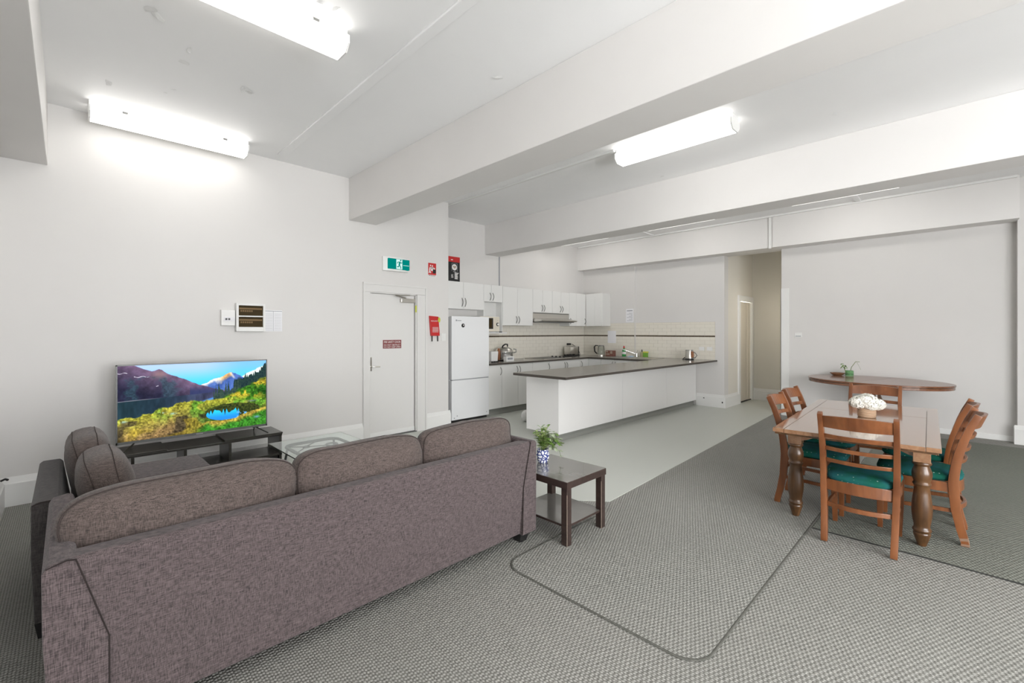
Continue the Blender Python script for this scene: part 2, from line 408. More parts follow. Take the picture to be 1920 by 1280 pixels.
# beams
struct('ceiling_beam', MB().box(2.645, BY, SOF, 3.035, WY, CEIL), 'beam_paint', 'deep plastered ceiling beam over the living area', bevel=0.006)
struct('ceiling_beam', MB().box(5.67, BY, SOF, 6.04, KY0, CEIL), 'beam_paint', 'plastered ceiling beam between dining area and kitchen', bevel=0.006)
struct('ceiling_beam', MB().box(LX, BY, SOF, -0.12, WY, CEIL), 'beam_paint', 'plastered ceiling beam beside the left wall', bevel=0.006)
bk = MB().box(8.75, COR + 0.06, SOF, FX, KY1, CEIL).box(8.735, -0.52, SOF, FX, COR + 0.06, CEIL)
struct('ceiling_bulkhead', bk, 'beam_paint', 'boxed bulkhead running along the top of the far wall')
# ceiling battens and conduits
struct('trim_1', MB().box(1.70, BY, CEIL - 0.018, 1.78, 5.50, CEIL), 'ceiling_paint', 'narrow white cover batten on the ceiling', bevel=0.004)
struct('trim_2', MB().box(4.315, 2.74, CEIL - 0.022, 4.355, KY0, CEIL), 'trim_white', 'thin white conduit running to the kitchen light', bevel=0.004)
struct('trim_3', MB().box(8.70, -0.5, CEIL - 0.03, 8.735, 6.5, CEIL), 'trim_white', 'white cornice strip above the bulkhead', bevel=0.004)
struct('trim_4', MB().box(6.04, 1.10, CEIL - 0.018, 8.70, 1.17, CEIL), 'ceiling_paint', bevel=0.003)
struct('trim_5', MB().box(6.04, 4.55, CEIL - 0.018, 8.70, 4.62, CEIL), 'ceiling_paint', bevel=0.003)
struct('trim_6', MB().box(FX - 0.018, 2.16, 0, FX, COR + 0.012, 2.25).box(FX - 0.018, COR, 0, FX + 0.1, COR + 0.012, 2.25), 'trim_white', 'tall white corner guard on the passage opening', bevel=0.002)
struct('trim_7', MB().box(8.725, 2.36, SOF - 0.015, 8.75, 2.40, CEIL), 'trim_white', bevel=0.002)

struct('trim_8', MB().box(6.035, KY0 - 0.012, 2.37, 6.055, KY0 + 0.02, SOF), 'print_grey', 'dark vertical joint strip above the kitchen cabinets')  # grey strip also strengthens the shading along the pilaster edge
# baseboards: tall skirting with a sloped top
def skirt_prof(sign, base, h=0.245, t=0.03):
    s = sign
    return [(base, 0.0), (base + s * t, 0.0), (base + s * t, h - 0.055), (base + s * t * 0.75, h - 0.045), (base + s * 0.006, h), (base, h)]
b = MB().prism(skirt_prof(-1, WY), 'x', LX, 2.84).prism(skirt_prof(-1, WY), 'x', 3.845, 4.30)
struct('baseboard_back', b, 'trim_white', 'tall white skirting board along the television wall')
struct('baseboard_left', MB().prism(skirt_prof(1, LX), 'y', BY, WY - 0.03), 'trim_white')
b = MB().prism(skirt_prof(-1, FX, 0.25), 'y', NIB + 0.0005, 3.80)
b.prism(skirt_prof(-1, NIB, 0.25), 'x', FX - 0.03, 9.78)
struct('baseboard_nib', b, 'trim_white', 'tall white skirting wrapping the kitchen wall corner')
struct('baseboard_corridor', MB().prism(skirt_prof(-1, CX1, 0.25), 'y', COR, NIB), 'trim_white')
struct('baseboard_far', MB().box(FX - 0.018, -0.51, 0, FX, 2.16, 0.075), 'trim_white', 'low white skirting below the oval table', bevel=0.003)
struct('baseboard_pilaster', MB().prism(skirt_prof(-1, FX - 0.16, 0.25), 'y', -1.18, -0.48).box(FX - 0.16, -0.51, 0, FX, -0.48, 0.21), 'trim_white')
# holes and marks in the nib skirting
nibb = bpy.data.objects['baseboard_nib']
part('fixing_hole', MB().box(FX - 0.0315, 3.63, 0.155, FX - 0.02, 3.655, 0.172), 'dark_gap', nibb)
part('fixing_hole', MB().box(FX - 0.0312, 3.275, 0.095, FX - 0.02, 3.297, 0.125), 'dark_gap', nibb)

# peeling paint on the ceiling
def flake(c, r, seed):
    rnd = random.Random(seed); mb = MB(); n = 9; ring = []
    th = rnd.uniform(0, 6.28); el = rnd.uniform(0.35, 0.6)
    for j in range(n):
        a = 2 * PI * j / n; rr = r * rnd.uniform(0.6, 1.15)
        x, y = rr * math.cos(a), rr * el * math.sin(a)
        X = x * math.cos(th) - y * math.sin(th); Y = x * math.sin(th) + y * math.cos(th)
        ring.append((c[0] + X, c[1] + Y, CEIL - 0.001 - max(0, math.cos(a)) * 0.28 * r))
    for zoff in (0, 0.0012): mb.face([(p[0], p[1], p[2] - zoff) for p in ring])
    for j in range(n):
        p, q = ring[j], ring[(j + 1) % n]
        mb.face([p, q, (q[0], q[1], q[2] - 0.0012), (p[0], p[1], p[2] - 0.0012)])
    return mb
for i, (u, v, r) in enumerate([(283, 16, .06), (294, 27, .05), (346, 116, .045), (355, 92, .035), (455, 166, .05), (468, 172, .045), (598, 8, .045), (629, 15, .04), (203, 154, .045), (325, 167, .025), (310, 173, .02), (935, 144, .05), (1566, 213, .03), (1242, 330, .03)]):
    part('paint_flake', flake(ray_z(u, v, CEIL), r, i), 'flake_paint', ceiling)

# ------------------------------------------------------------------ fire door
door = thing('door_1', 'pale painted fire door with red safety sign and lever handle', None, (3.31, WY, 0)); door['kind'] = 'structure'
ar = MB()
for (x0, x1) in ((2.835, DX0 + 0.005), (DX1 - 0.005, 3.85)): ar.box(x0, WY - 0.022, 0, x1, WY + 0.001, DZ - 0.006)
ar.box(2.835, WY - 0.022, DZ - 0.005, 3.85, WY + 0.001, 2.155)
architrave = part('architrave', ar, 'door_paint', door, bevel=0.004)
a2 = MB()
for (x0, x1) in ((2.835, 2.862), (3.823, 3.85)): a2.box(x0, WY - 0.034, 0, x1, WY - 0.021, 2.127)
a2.box(2.835, WY - 0.034, 2.128, 3.85, WY - 0.021, 2.155)
part('moulding', a2, 'door_paint', architrave, bevel=0.004)
jb = MB().box(DX0, WY, 0, DX0 + 0.018, WY + 0.16, DZ).box(DX1 - 0.018, WY, 0, DX1, WY + 0.16, DZ).box(DX0, WY, DZ - 0.018, DX1, WY + 0.16, DZ)
part('jamb', jb, 'door_paint', door)
part('stop_gap', MB().box(DX0 + 0.01, WY + 0.078, 0, DX1 - 0.01, WY + 0.09, DZ - 0.01), 'dark_gap', door)
leaf = part('leaf', MB().box(DX0 + 0.022, WY + 0.03, 0.02, DX1 - 0.028, WY + 0.075, DZ - 0.022), 'door_paint', door, bevel=0.002)
part('bottom_seal', MB().box(DX0 + 0.022, WY + 0.018, 0.02, DX1 - 0.028, WY + 0.03, 0.085), 'trim_white', leaf, bevel=0.003)
part('threshold', MB().box(DX0, WY - 0.01, 0, DX1, WY + 0.1, 0.016), 'grey_iron', door)
hp = part('handle_plate', MB().box(DX0 + 0.026, WY + 0.022, 0.94, DX0 + 0.055, WY + 0.03, 1.13), 'steel', leaf, bevel=0.003)
lv = part('lever', MB().tube([(DX0 + 0.042, WY + 0.028, 1.0), (DX0 + 0.042, WY - 0.022, 1.0), (DX0 + 0.06, WY - 0.03, 1.0), (DX0 + 0.15, WY - 0.03, 1.0)], 0.009), 'steel', leaf, smooth=True)
part('closer_body', MB().box(3.42, WY - 0.022, 1.905, 3.655, WY + 0.03, 1.965), 'steel', leaf, bevel=0.006)
ca = part('closer_arm', MB().tube([(3.50, WY - 0.01, 1.972), (3.32, WY - 0.055, 1.995), (3.30, WY - 0.06, 1.998), (3.50, WY - 0.03, 2.01), (3.56, WY - 0.015, 2.012)], 0.008), 'steel', leaf, smooth=True)
part('hinge_tag', MB().box(DX1 - 0.026, WY - 0.003, 1.77, DX1 - 0.005, WY + 0.0, 1.87), 'tag_yellow', door)
sg = part('safety_sign', MB().box(3.155, WY + 0.026, 1.245, 3.445, WY + 0.031, 1.365), 'maroon_print', leaf); sg['label'] = 'maroon sign with white lettering'
for s, z, h in (('FIRE SAFETY DOOR', 1.335, 0.046), ('DO NOT OBSTRUCT', 1.294, 0.032), ('DO NOT KEEP OPEN', 1.264, 0.032)):
    t = text('lettering', s, h, 'white_print', leaf, (3.30, WY + 0.0255, z), 'y')
    wd = max(v.co.x for v in t.data.vertices) - min(v.co.x for v in t.data.vertices)
    cx = 3.30 - OFF[leaf.name].x
    for v in t.data.vertices: v.co.x = cx + (v.co.x - cx) * 0.262 / wd

# passage door
d2 = thing('door_2', 'cream passage door standing in a white frame', None, (10.24, NIB, 0)); d2['kind'] = 'structure'
part('frame', MB().box(9.78, NIB - 0.03, 0, 9.88, NIB + 0.02, 2.119).box(10.60, NIB - 0.03, 0, 10.69, NIB + 0.02, 2.119).box(9.78, NIB - 0.03, 2.12, 10.69, NIB + 0.02, 2.235), 'trim_white', d2, bevel=0.004)
lf2 = part('leaf', MB().box(9.885, NIB + 0.025, 0.02, 10.595, NIB + 0.065, 2.115), 'corridor_door', d2, bevel=0.003)
part('stile', MB().box(10.42, NIB + 0.012, 0.02, 10.59, NIB + 0.026, 2.11), 'corridor_door', lf2, bevel=0.003)
part('door_gap', MB().box(9.88, NIB - 0.005, 0.0, 10.60, NIB + 0.06, 0.02), 'dark_gap', d2)

wlp = thing('passage_fill_light', 'added fill lamp, unseen inside the passage behind the corner', 'added fill lamp', (9.95, COR, 1.75))  # unseen lamp added to brighten the passage
part('base', MB().box(9.87, COR, 1.75, 10.03, COR + 0.03, 2.0), 'plastic_white', wlp, bevel=0.004)
part('fill_cover', MB().box(9.88, COR + 0.03, 1.76, 10.02, COR + 0.09, 1.99), 'passage_fill', wlp, bevel=0.01)

# ------------------------------------------------------------------ carpet overlays
def mat_piece(name, label, poly, mat, z=0.006):
    o = part(name, MB().prism(poly, 'z', 0.0, z), mat); tag(o, label, 'rug'); return o
rc = []
cxm, cym, rr = 1.97, 0.81, 0.13
for a0, (qx, qy) in ((PI / 2, (cxm + rr, 2.06 - rr)), (PI, (cxm + rr, cym + rr))):
    for j in range(7):
        a = a0 + (PI / 2) * j / 6; rc.append((qx + rr * math.cos(a), qy + rr * math.sin(a)))
poly = rc + [(8.6, 0.81), (8.6, 2.10), (3.3, 2.08)]
mp = mat_piece('carpet_mat', 'grey looped carpet mat with rounded bound corners beside the sofa', poly, 'carpet_mat', 0.005)
bd = part('binding', MB().tube([(x, y, 0.003) for x, y in [(3.0, 2.07)] + rc + [(2.9, 0.812), (3.985, 0.815), (5.0, 0.818)]], 0.009, 8, ry=0.003), 'carpet_binding', mp, smooth=True)
mp2 = mat_piece('dining_carpet', 'carpet piece coloured darker for dim light, with a black edge seam, beneath the dining table', [(3.985, 0.80), (3.97, -4.4), (8.6, -4.4), (8.6, 0.80)], 'carpet_dim', 0.005)
part('edge_seam', MB().tube([(3.99, 0.795, 0.003), (3.988, 0.5, 0.003), (3.985, 0.2, 0.003), (3.968, -0.25, 0.003), (3.972, -1.2, 0.003)], 0.009, 8, ry=0.003), 'seam_black', mp2, smooth=True)

# ------------------------------------------------------------------ fluorescent batten lights
def batten(label, cx, cy, along, L=1.24, group='fluorescent ceiling battens'):
    t = thing('ceiling_light', label, 'ceiling light', (cx, cy, CEIL), 0 if along == 'x' else PI / 2, group, local=True)
    tf = lambda a, d, z: (a, d, z)
    h = L / 2
    part('housing', MB(tf).box(-h, -0.075, -0.055, h, 0.075, 0), 'trim_white', t, bevel=0.004)
    prof = [(-0.105, -0.05), (-0.105, -0.105), (-0.06, -0.15), (0.06, -0.15), (0.105, -0.105), (0.105, -0.05)]
    mb = MB(tf); i = 0
    n = len(prof); ids = []
    for a in (-h + 0.012, h - 0.012): ids.append([mb.pt((a, p[0], p[1])) for p in prof])
    for j in range(n): mb.f.append((ids[0][j], ids[0][(j + 1) % n], ids[1][(j + 1) % n], ids[1][j]))
    mb.f.append(tuple(ids[0])); mb.f.append(tuple(ids[1]))
    part('diffuser', mb, 'lamp_diffuser', t)
    for s in (-1, 1):
        mb = MB(tf); ids = []
        for a in (s * (h - 0.012), s * h): ids.append([mb.pt((a, p[0] * 1.02, p[1] * 1.01)) for p in prof])
        for j in range(n): mb.f.append((ids[0][j], ids[0][(j + 1) % n], ids[1][(j + 1) % n], ids[1][j]))
        mb.f.append(tuple(ids[0])); mb.f.append(tuple(ids[1]))
        part('end_cap', mb, 'plastic_white', t)
    for a in (-0.38, 0.40):
        part('clip', MB(tf).box(a - 0.02, -0.11, -0.066, a + 0.02, -0.072, -0.046), 'handle_steel', t, bevel=0.002)
    return t
batten('fluorescent batten on the ceiling above the sofa', 0.72, 2.99, 'x')
lb = batten('fluorescent batten on the ceiling close to the television wall', 0.755, 5.44, 'x')
part('added_shield', MB().box(-0.62, 0.107, -0.118, 0.62, 0.111, 0).box(-0.62, 0.075, -0.012, 0.62, 0.107, 0), 'trim_white', lb)  # added plate keeping this lamp's glow off the television wall
batten('fluorescent batten between the two deep ceiling beams', 4.43, 2.115, 'y')
batten('fluorescent batten beyond the second beam, nearest the dining table', 7.635, 1.19, 'y')
batten('fluorescent batten beyond the second beam, above the peninsula', 7.635, 3.53, 'y')
batten('fluorescent batten beyond the second beam, close to the kitchen cupboards', 7.635, 5.60, 'y')
batten('added fluorescent batten, out of view on the ceiling behind the sofa', 0.9, -2.9, 'x')  # unseen extra lamp, added for soft fill
batten('added fluorescent batten, out of view in the corner beyond the dining table', 7.68, -2.3, 'y')  # second unseen lamp, added as fill light

# ------------------------------------------------------------------ wall fittings on the television wall
def on_wall(x0, z0, x1, z1, t, y=WY): return MB().box(x0, y - t, z0, x1, y, z1)
# switchboard
sb = thing('switchboard', 'white switchboard box with two smoked amber windows', 'switchboard', (1.474, WY, 1.486))
body = MB().box(1.328, WY - 0.07, 1.486, 1.352, WY, 1.80).box(1.598, WY - 0.07, 1.486, 1.62, WY, 1.80).box(1.352, WY - 0.07, 1.486, 1.598, WY, 1.535).box(1.352, WY - 0.07, 1.775, 1.598, WY, 1.80).box(1.352, WY - 0.07, 1.648, 1.598, WY, 1.662).box(1.35, WY - 0.012, 1.5, 1.6, WY, 1.79)
part('case', body, 'plastic_white', sb, bevel=0.003)
for z0, z1 in ((1.535, 1.648), (1.662, 1.775)):
    wn = part('breaker_window', MB().box(1.352, WY - 0.05, z0, 1.598, WY - 0.012, z1), 'smoked_window', sb); wn['label'] = 'smoked amber window'
    part('rail', MB().box(1.36, WY - 0.053, z0 + (z1 - z0) * 0.62, 1.59, WY - 0.05, z0 + (z1 - z0) * 0.78), 'brass_rail', wn)
    for q in range(6): part('breaker', MB().box(1.372 + q * 0.021, WY - 0.054, z0 + (z1 - z0) * 0.38, 1.388 + q * 0.021, WY - 0.05, z0 + (z1 - z0) * 0.55), 'brass_rail', wn)
cp = thing('control_panel', 'small white control panel beside the switchboard', 'control panel', (1.255, WY, 1.55))
cpc = part('case', MB().box(1.19, WY - 0.055, 1.55, 1.32, WY, 1.72), 'plastic_white', cp, bevel=0.004)
fp = part('face_plate', MB().box(1.212, WY - 0.058, 1.595, 1.315, WY - 0.055, 1.645), 'paper', cp)
for x in (1.235, 1.262): part('button', MB().box(x - 0.009, WY - 0.062, 1.61, x + 0.009, WY - 0.058, 1.63), 'black_plastic', fp)
nt_ = thing('notice_sheet', 'white circuit list sheet pinned beside the switchboard', 'notice', (1.72, WY, 1.487))
part('sheet', on_wall(1.63, 1.487, 1.82, 1.735, 0.004), 'paper', nt_)
gl = MB()
for q in range(11): gl.box(1.64, WY - 0.005, 1.50 + q * 0.019, 1.715, WY - 0.004, 1.502 + q * 0.019).box(1.735, WY - 0.005, 1.50 + q * 0.019, 1.81, WY - 0.004, 1.502 + q * 0.019)
gl.box(1.722, WY - 0.005, 1.49, 1.725, WY - 0.004, 1.72).box(1.632, WY - 0.005, 1.72, 1.818, WY - 0.004, 1.726)
part('printed_lines', gl, 'print_grey', nt_)
# exit sign
ex = thing('exit_sign', 'green illuminated exit sign with a running figure above the door', 'exit sign', (3.32, WY, 2.335))
part('housing', MB().prism([(3.123, WY), (3.123, WY - 0.03), (3.20, WY - 0.065), (3.32, WY - 0.078), (3.45, WY - 0.065), (3.525, WY - 0.03), (3.525, WY)], 'z', 2.34, 2.535), 'plastic_white', ex, smooth=True)
fy = WY - 0.085
face = part('lit_face', MB().box(3.18, fy, 2.365, 3.515, fy + 0.06, 2.512), 'exit_green', ex, bevel=0.003)
pn = part('door_pictogram', MB().box(3.30, fy - 0.0015, 2.37, 3.395, fy, 2.507), 'exit_white', ex)
fg = MB()
def limb(p, q, r): # flat bar in the sign plane
    (x0, z0), (x1, z1) = p, q; L = math.hypot(x1 - x0, z1 - z0); nx, nz = -(z1 - z0) / L * r, (x1 - x0) / L * r
    fg.prism([(x0 + nx, z0 + nz), (x0 - nx, z0 - nz), (x1 - nx, z1 - nz), (x1 + nx, z1 + nz)], 'y', fy - 0.003, fy - 0.0015)
limb((3.357, 2.475), (3.345, 2.43), 0.012); limb((3.345, 2.43), (3.365, 2.405), 0.007); limb((3.365, 2.405), (3.372, 2.378), 0.006)
limb((3.345, 2.43), (3.335, 2.40), 0.007); limb((3.335, 2.40), (3.308, 2.402), 0.006); limb((3.357, 2.472), (3.38, 2.455), 0.005); limb((3.38, 2.455), (3.39, 2.468), 0.005)
limb((3.352, 2.472), (3.325, 2.468), 0.005); limb((3.325, 2.468), (3.312, 2.448), 0.005)
fg.prism([(3.368 + 0.011 * math.cos(j * PI / 5), 2.494 + 0.011 * math.sin(j * PI / 5)) for j in range(10)], 'y', fy - 0.003, fy - 0.0015)
part('running_figure', fg, 'exit_green', ex)
part('arrow_bar', MB().box(3.41, fy - 0.0015, 2.425, 3.505, fy, 2.431), 'exit_white', ex)
# fire blanket sign
rs = thing('fire_blanket_sign', 'small red sign with white figures above the fire blanket', 'sign', (3.962, WY, 2.32))
part('plate', on_wall(3.885, 2.325, 4.04, 2.535, 0.003), 'white_print', rs)
part('red_field', on_wall(3.89, 2.35, 4.035, 2.53, 0.0045), 'red_print', rs)
part('black_field', on_wall(3.975, 2.375, 4.03, 2.435, 0.0055), 'black_print', rs)
fg = MB(); fy = WY - 0.004
limb((3.925, 2.47), (3.915, 2.42), 0.011); limb((3.915, 2.42), (3.935, 2.375), 0.007); limb((3.915, 2.42), (3.905, 2.375), 0.007); limb((3.925, 2.465), (3.96, 2.45), 0.006)
limb((3.96, 2.47), (3.955, 2.41), 0.016); limb((3.965, 2.46), (4.01, 2.445), 0.01)
for c in ((3.93, 2.492), (3.965, 2.488)): fg.prism([(c[0] + 0.011 * math.cos(j * PI / 5), c[1] + 0.011 * math.sin(j * PI / 5)) for j in range(10)], 'y', fy - 0.003, fy - 0.0015)
part('white_figures', fg, 'white_print', rs)
text('lettering', 'FIRE BLANKET', 0.02, 'black_print', rs, (3.963, WY - 0.0035, 2.337))
# fire blanket pouch
fb = thing('fire_blanket_pouch', 'red fire blanket pouch hanging on the wall with two black pull tabs', 'fire blanket', (3.985, WY, 1.33))
part('pouch', MB().hexa([(3.925, WY - 0.035, 1.42), (4.085, WY - 0.035, 1.42), (4.085, WY, 1.42), (3.925, WY, 1.42)], [(3.90, WY - 0.02, 1.725), (4.07, WY - 0.02, 1.715), (4.07, WY, 1.715), (3.90, WY, 1.725)]), 'red_print', fb, bevel=0.008)
for x in (3.95, 4.055): part('pull_tab', MB().box(x - 0.008, WY - 0.022, 1.335, x + 0.008, WY - 0.016, 1.43), 'black_plastic', fb)
part('tag', MB().prism([(4.075 + 0.022 * math.cos(j * PI / 6), 1.665 + 0.04 * math.sin(j * PI / 6)) for j in range(12)], 'y', WY - 0.03, WY - 0.026), 'tag_yellow', fb)
text('lettering', 'FIRE BLANKET', 0.026, 'white_print', fb, (3.985, WY - 0.0325, 1.645), sx=0.8)
tl = MB()
for q in range(7): tl.box(3.945, WY - 0.037, 1.475 + q * 0.012, 4.055, WY - 0.034, 1.479 + q * 0.012)
part('printed_lines', tl, 'white_print', fb)
def switch(name, label, mbs, z0):
    t = thing(name, label, 'switch', z0)
    return t
sw = thing('light_switch', 'white light switch at the wall end beside the fridge', 'switch', (4.17, WY, 1.34))
pl = part('plate', on_wall(4.13, 1.34, 4.215, 1.455, 0.008), 'plastic_white', sw, bevel=0.002)
part('rocker', MB().box(4.16, WY - 0.012, 1.375, 4.185, WY - 0.008, 1.42), 'plastic_white', sw, bevel=0.001)
sw = thing('thermostat', 'white wall control beside the corner guard above the oval table', 'wall control', (FX, 2.02, 1.38))
part('plate', MB().box(FX - 0.012, 1.965, 1.385, FX, 2.075, 1.465), 'plastic_white', sw, bevel=0.003)
part('slot', MB().box(FX - 0.0145, 1.98, 1.40, FX - 0.012, 2.06, 1.413), 'print_grey', sw)
for ya, wh in ((3.64, 'closer to the steel kettle'), (3.484, 'closer to the end of the tiles')):
    sw = thing('power_outlet', 'white double power outlet on the splashback, ' + wh, 'power outlet', (FX, ya + 0.052, 1.108), group='outlets above the peninsula')
    pl = part('plate', MB().box(FX - 0.018, ya, 1.108, FX - 0.008, ya + 0.105, 1.18), 'plastic_white', sw, bevel=0.002)
    for s in (0.02, 0.065): part('rocker', MB().box(FX - 0.0205, ya + s, 1.15, FX - 0.018, ya + s + 0.02, 1.168), 'plastic_white', sw)
# papers on the kitchen wall
pp = thing('wall_notice', 'small printed notice above the splashback tiles', 'notice', (FX - 0.05, 5.28, 1.70))
part('sheet', MB().box(FX - 0.053, 5.195, 1.70, FX - 0.05, 5.385, 2.0), 'paper', pp)
gl = MB(); gl.box(FX - 0.054, 5.22, 1.945, FX - 0.053, 5.36, 1.965)
for q in range(8): gl.box(FX - 0.054, 5.22, 1.73 + q * 0.024, FX - 0.053, 5.36 - 0.05 * (q % 3), 1.737 + q * 0.024)
part('printed_lines', gl, 'print_grey', pp)
pp = part('paper_sheet', MB().box(FX - 0.063, 5.64, 1.22, FX - 0.060, 5.86, 1.505), 'paper'); tag(pp, 'plain white paper taped over the dark tile border', 'notice')

# ------------------------------------------------------------------ splashback tiles
TT = 0.008; TW, TH, TG = 0.20, 0.075, 0.003
BZ = 0.93
def tile_mesh(w, h, mat, axis):
    mb = MB(lambda a, d, z: (a, d, z) if axis == 'y' else (d, a, z))
    mb.box(0, -TT, 0, w - TG, 0, h - TG)
    me = bpy.data.meshes.new('tile'); me.from_pydata(mb.v, [], mb.f)
    bm = bmesh.new(); bm.from_mesh(me); bmesh.ops.recalc_face_normals(bm, faces=bm.faces); bm.to_mesh(me); bm.free()
    me.materials.append(M[mat]); return me
cache = {}
def put_tile(w, h, mat, axis, loc, parent, name='tile'):
    key = (round(w, 3), round(h, 3), mat, axis)
    if key not in cache: cache[key] = tile_mesh(w, h, mat, axis)
    o = bpy.data.objects.new(name, cache[key]); C.objects.link(o); o.parent = parent; o.location = Vector(loc) - OFF[parent.name]
rows = [BZ + i * TH for i in range(6)]
LZ = BZ + 6 * TH - TG            # border row
rows2 = [LZ + 0.032 + i * TH for i in range(4)]
def tile_run(a0, a1, wall, axis, d, zmax, shift=0):
    for ri, z in enumerate(rows + rows2):
        h = min(TH, zmax - z)
        if h < 0.02: continue
        a = a0 - (TW / 2 if (ri + shift) % 2 else 0)
        while a < a1 - 0.01:
            s = max(a, a0); e = min(a + TW, a1)
            if e - s > 0.012: put_tile(e - s, h, 'tile_cream', axis, (s, d, z) if axis == 'y' else (d, s, z), wall)
            a += TW
    a = a0
    while a < a1 - 0.01:
        e = min(a + TW, a1); put_tile(e - a, 0.032, 'listello', axis, (a, d, LZ) if axis == 'y' else (d, a, LZ), wall, 'border_tile'); a += TW
tile_run(5.22, 6.04, wall_kitchen, 'y', KY0 - 0.001, 1.61)
tile_run(6.04, FX - 0.06, wall_kitchen, 'y', KY1 - 0.001, 1.68)
tile_run(5.17, KY1 - 0.01, wall_far, 'x', FX - 0.051, 1.68)
tile_run(3.433, 5.17, wall_far, 'x', FX - 0.001, 1.68)
part('grout_bed', MB().box(5.22, KY0 - 0.004, BZ, 6.04, KY0, 1.61).box(6.04, KY1 - 0.004, BZ, FX - 0.05, KY1, 1.68), 'grout', wall_kitchen)
part('grout_bed', MB().box(FX - 0.054, 5.17, BZ, FX - 0.05, KY1, 1.68).box(FX - 0.004, 3.433, BZ, FX, 5.17, 1.68), 'grout', wall_far)

# ------------------------------------------------------------------ kitchen cabinets
def handle(mb, a, d, z0, z1, dr=0.03):
    n = 8; pts = []
    for j in range(n + 1):
        f = j / n; pts.append((a, d - 0.004 - dr * math.sin(PI * f), z0 + (z1 - z0) * f))
    return mb.tube([mb.tf(*p) if mb.tf else p for p in pts], 0.0055, 6)
def cabinet(name, label, face, a0, a1, d0, d1, z0, z1, doors, cat='cabinet', group='kitchen cabinets', kick=None, body=True):
    """face 'y': doors look along -Y (a is x, d is y); face 'x': doors look along -X (a is y, d is x)"""
    tf = (lambda a, d, z: (a, d, z)) if face == 'y' else (lambda a, d, z: (d, a, z))
    c = tf((a0 + a1) / 2, (d0 + d1) / 2, z0 if kick is None else 0)
    t = thing(name, label, cat, c, 0, group)
    if body: part('body', MB(tf).box(a0, d0 + 0.019, z0, a1, d1, z1), 'cabinet_side', t)
    if kick is not None: part('kickboard', MB(tf).box(a0, d0 + 0.06, 0.0, a1, d0 + 0.075, z0), 'vinyl_dark', t)
    for (p, q, za, zb, hs, hz0, hz1) in doors:
        dr = part('door', MB(tf).box(p + 0.0018, d0, za + 0.0018, q - 0.0018, d0 + 0.018, zb - 0.0018), 'white_laminate', t, bevel=0.0015, seg=1)
        if hs:
            ha = q - 0.035 if hs == 'r' else p + 0.035
            hm = MB(); hm.tf = None
            pts = []
            for j in range(9):
                f = j / 8; pts.append(tf(ha, d0 - 0.002 - 0.032 * math.sin(PI * f), hz0 + (hz1 - hz0) * f))
            hm.tube(pts, 0.006, 6)
            part('handle', hm, 'handle_steel', dr, smooth=True)
    return t
UY = 6.25
cabinet('wall_cabinet', 'white two-door cabinet directly above the fridge', 'y', 4.30, 5.475, UY, KY0, 1.885, 2.365, [(4.52, 4.998, 1.885, 2.365, 'r', 1.93, 2.08), (4.998, 5.475, 1.885, 2.365, 'l', 1.93, 2.08), (4.30, 4.52, 1.885, 2.365, None, 0, 0)])
mc = cabinet('wall_cabinet', 'white cabinet with short doors over the open microwave niche', 'y', 5.475, 5.959, UY, KY0, 2.045, 2.365, [(5.475, 5.665, 2.045, 2.365, 'r', 2.07, 2.21), (5.665, 5.959, 2.045, 2.365, 'l', 2.07, 2.21)])
part('niche_side', MB().box(5.475, UY + 0.005, 1.45, 5.493, KY0, 2.045).box(5.941, UY + 0.005, 1.45, 5.959, KY0, 2.045), 'white_laminate', mc)
part('niche_shelf', MB().box(5.475, UY - 0.12, 1.45, 5.959, KY0, 1.47), 'white_laminate', mc)
part('niche_back', MB().box(5.493, KY0 - 0.012, 1.47, 5.941, KY0 - 0.002, 2.045), 'cabinet_side', mc)
cabinet('wall_cabinet', 'tall white two-door cabinet between the microwave niche and range hood', 'y', 5.962, 6.818, UY, KY0, 1.607, 2.36, [(5.962, 6.365, 1.607, 2.36, 'r', 1.65, 1.79), (6.365, 6.818, 1.607, 2.36, 'l', 1.65, 1.79)])
cabinet('wall_cabinet', 'white short two-door cabinet over the hood next to the tall cabinet', 'y', 6.82, 7.439, UY, KY1, 1.885, 2.36, [(6.82, 7.13, 1.885, 2.36, 'r', 1.91, 2.045), (7.13, 7.439, 1.885, 2.36, 'l', 1.91, 2.045)])
cabinet('wall_cabinet', 'white short two-door cabinet over the hood next to the corner', 'y', 7.441, 8.035, UY, KY1, 1.885, 2.36, [(7.441, 7.74, 1.885, 2.36, 'r', 1.91, 2.045), (7.74, 8.035, 1.885, 2.36, 'l', 1.91, 2.045)])
cabinet('wall_cabinet', 'white single-door corner cabinet right of the range hood', 'y', 8.037, 8.65, UY, KY1, 1.614, 2.365, [(8.037, 8.30, 1.614, 2.365, 'l', 1.66, 1.79), (8.30, 8.65, 1.614, 2.365, 'r', 1.66, 1.79)])
cabinet('wall_cabinet', 'white cabinet on the far wall closing the corner', 'x', 5.79, UY - 0.002, 8.655, FX - 0.055, 1.614, 2.365, [(5.79, 6.0, 1.614, 2.365, None, 0, 0), (6.0, UY - 0.004, 1.614, 2.365, None, 0, 0)])
# range hood
rh = thing('range_hood', 'stainless slide-out range hood below the short cabinets', 'range hood', (7.43, 6.2, 1.70))
part('canopy', MB().box(6.83, UY + 0.01, 1.74, 8.03, KY1 - 0.02, 1.885), 'steel', rh, bevel=0.004)
part('visor', MB().prism([(UY + 0.02, 1.69), (UY - 0.22, 1.70), (UY - 0.23, 1.715), (UY - 0.22, 1.73), (UY + 0.02, 1.77)], 'x', 6.84, 8.03), 'steel', rh, bevel=0.003)
part('filter', MB().box(6.86, UY - 0.16, 1.682, 8.0, KY1 - 0.08, 1.695), 'grey_iron', rh)
part('front_slot', MB().box(6.84, UY + 0.002, 1.862, 8.02, UY + 0.012, 1.88), 'handle_steel', rh)
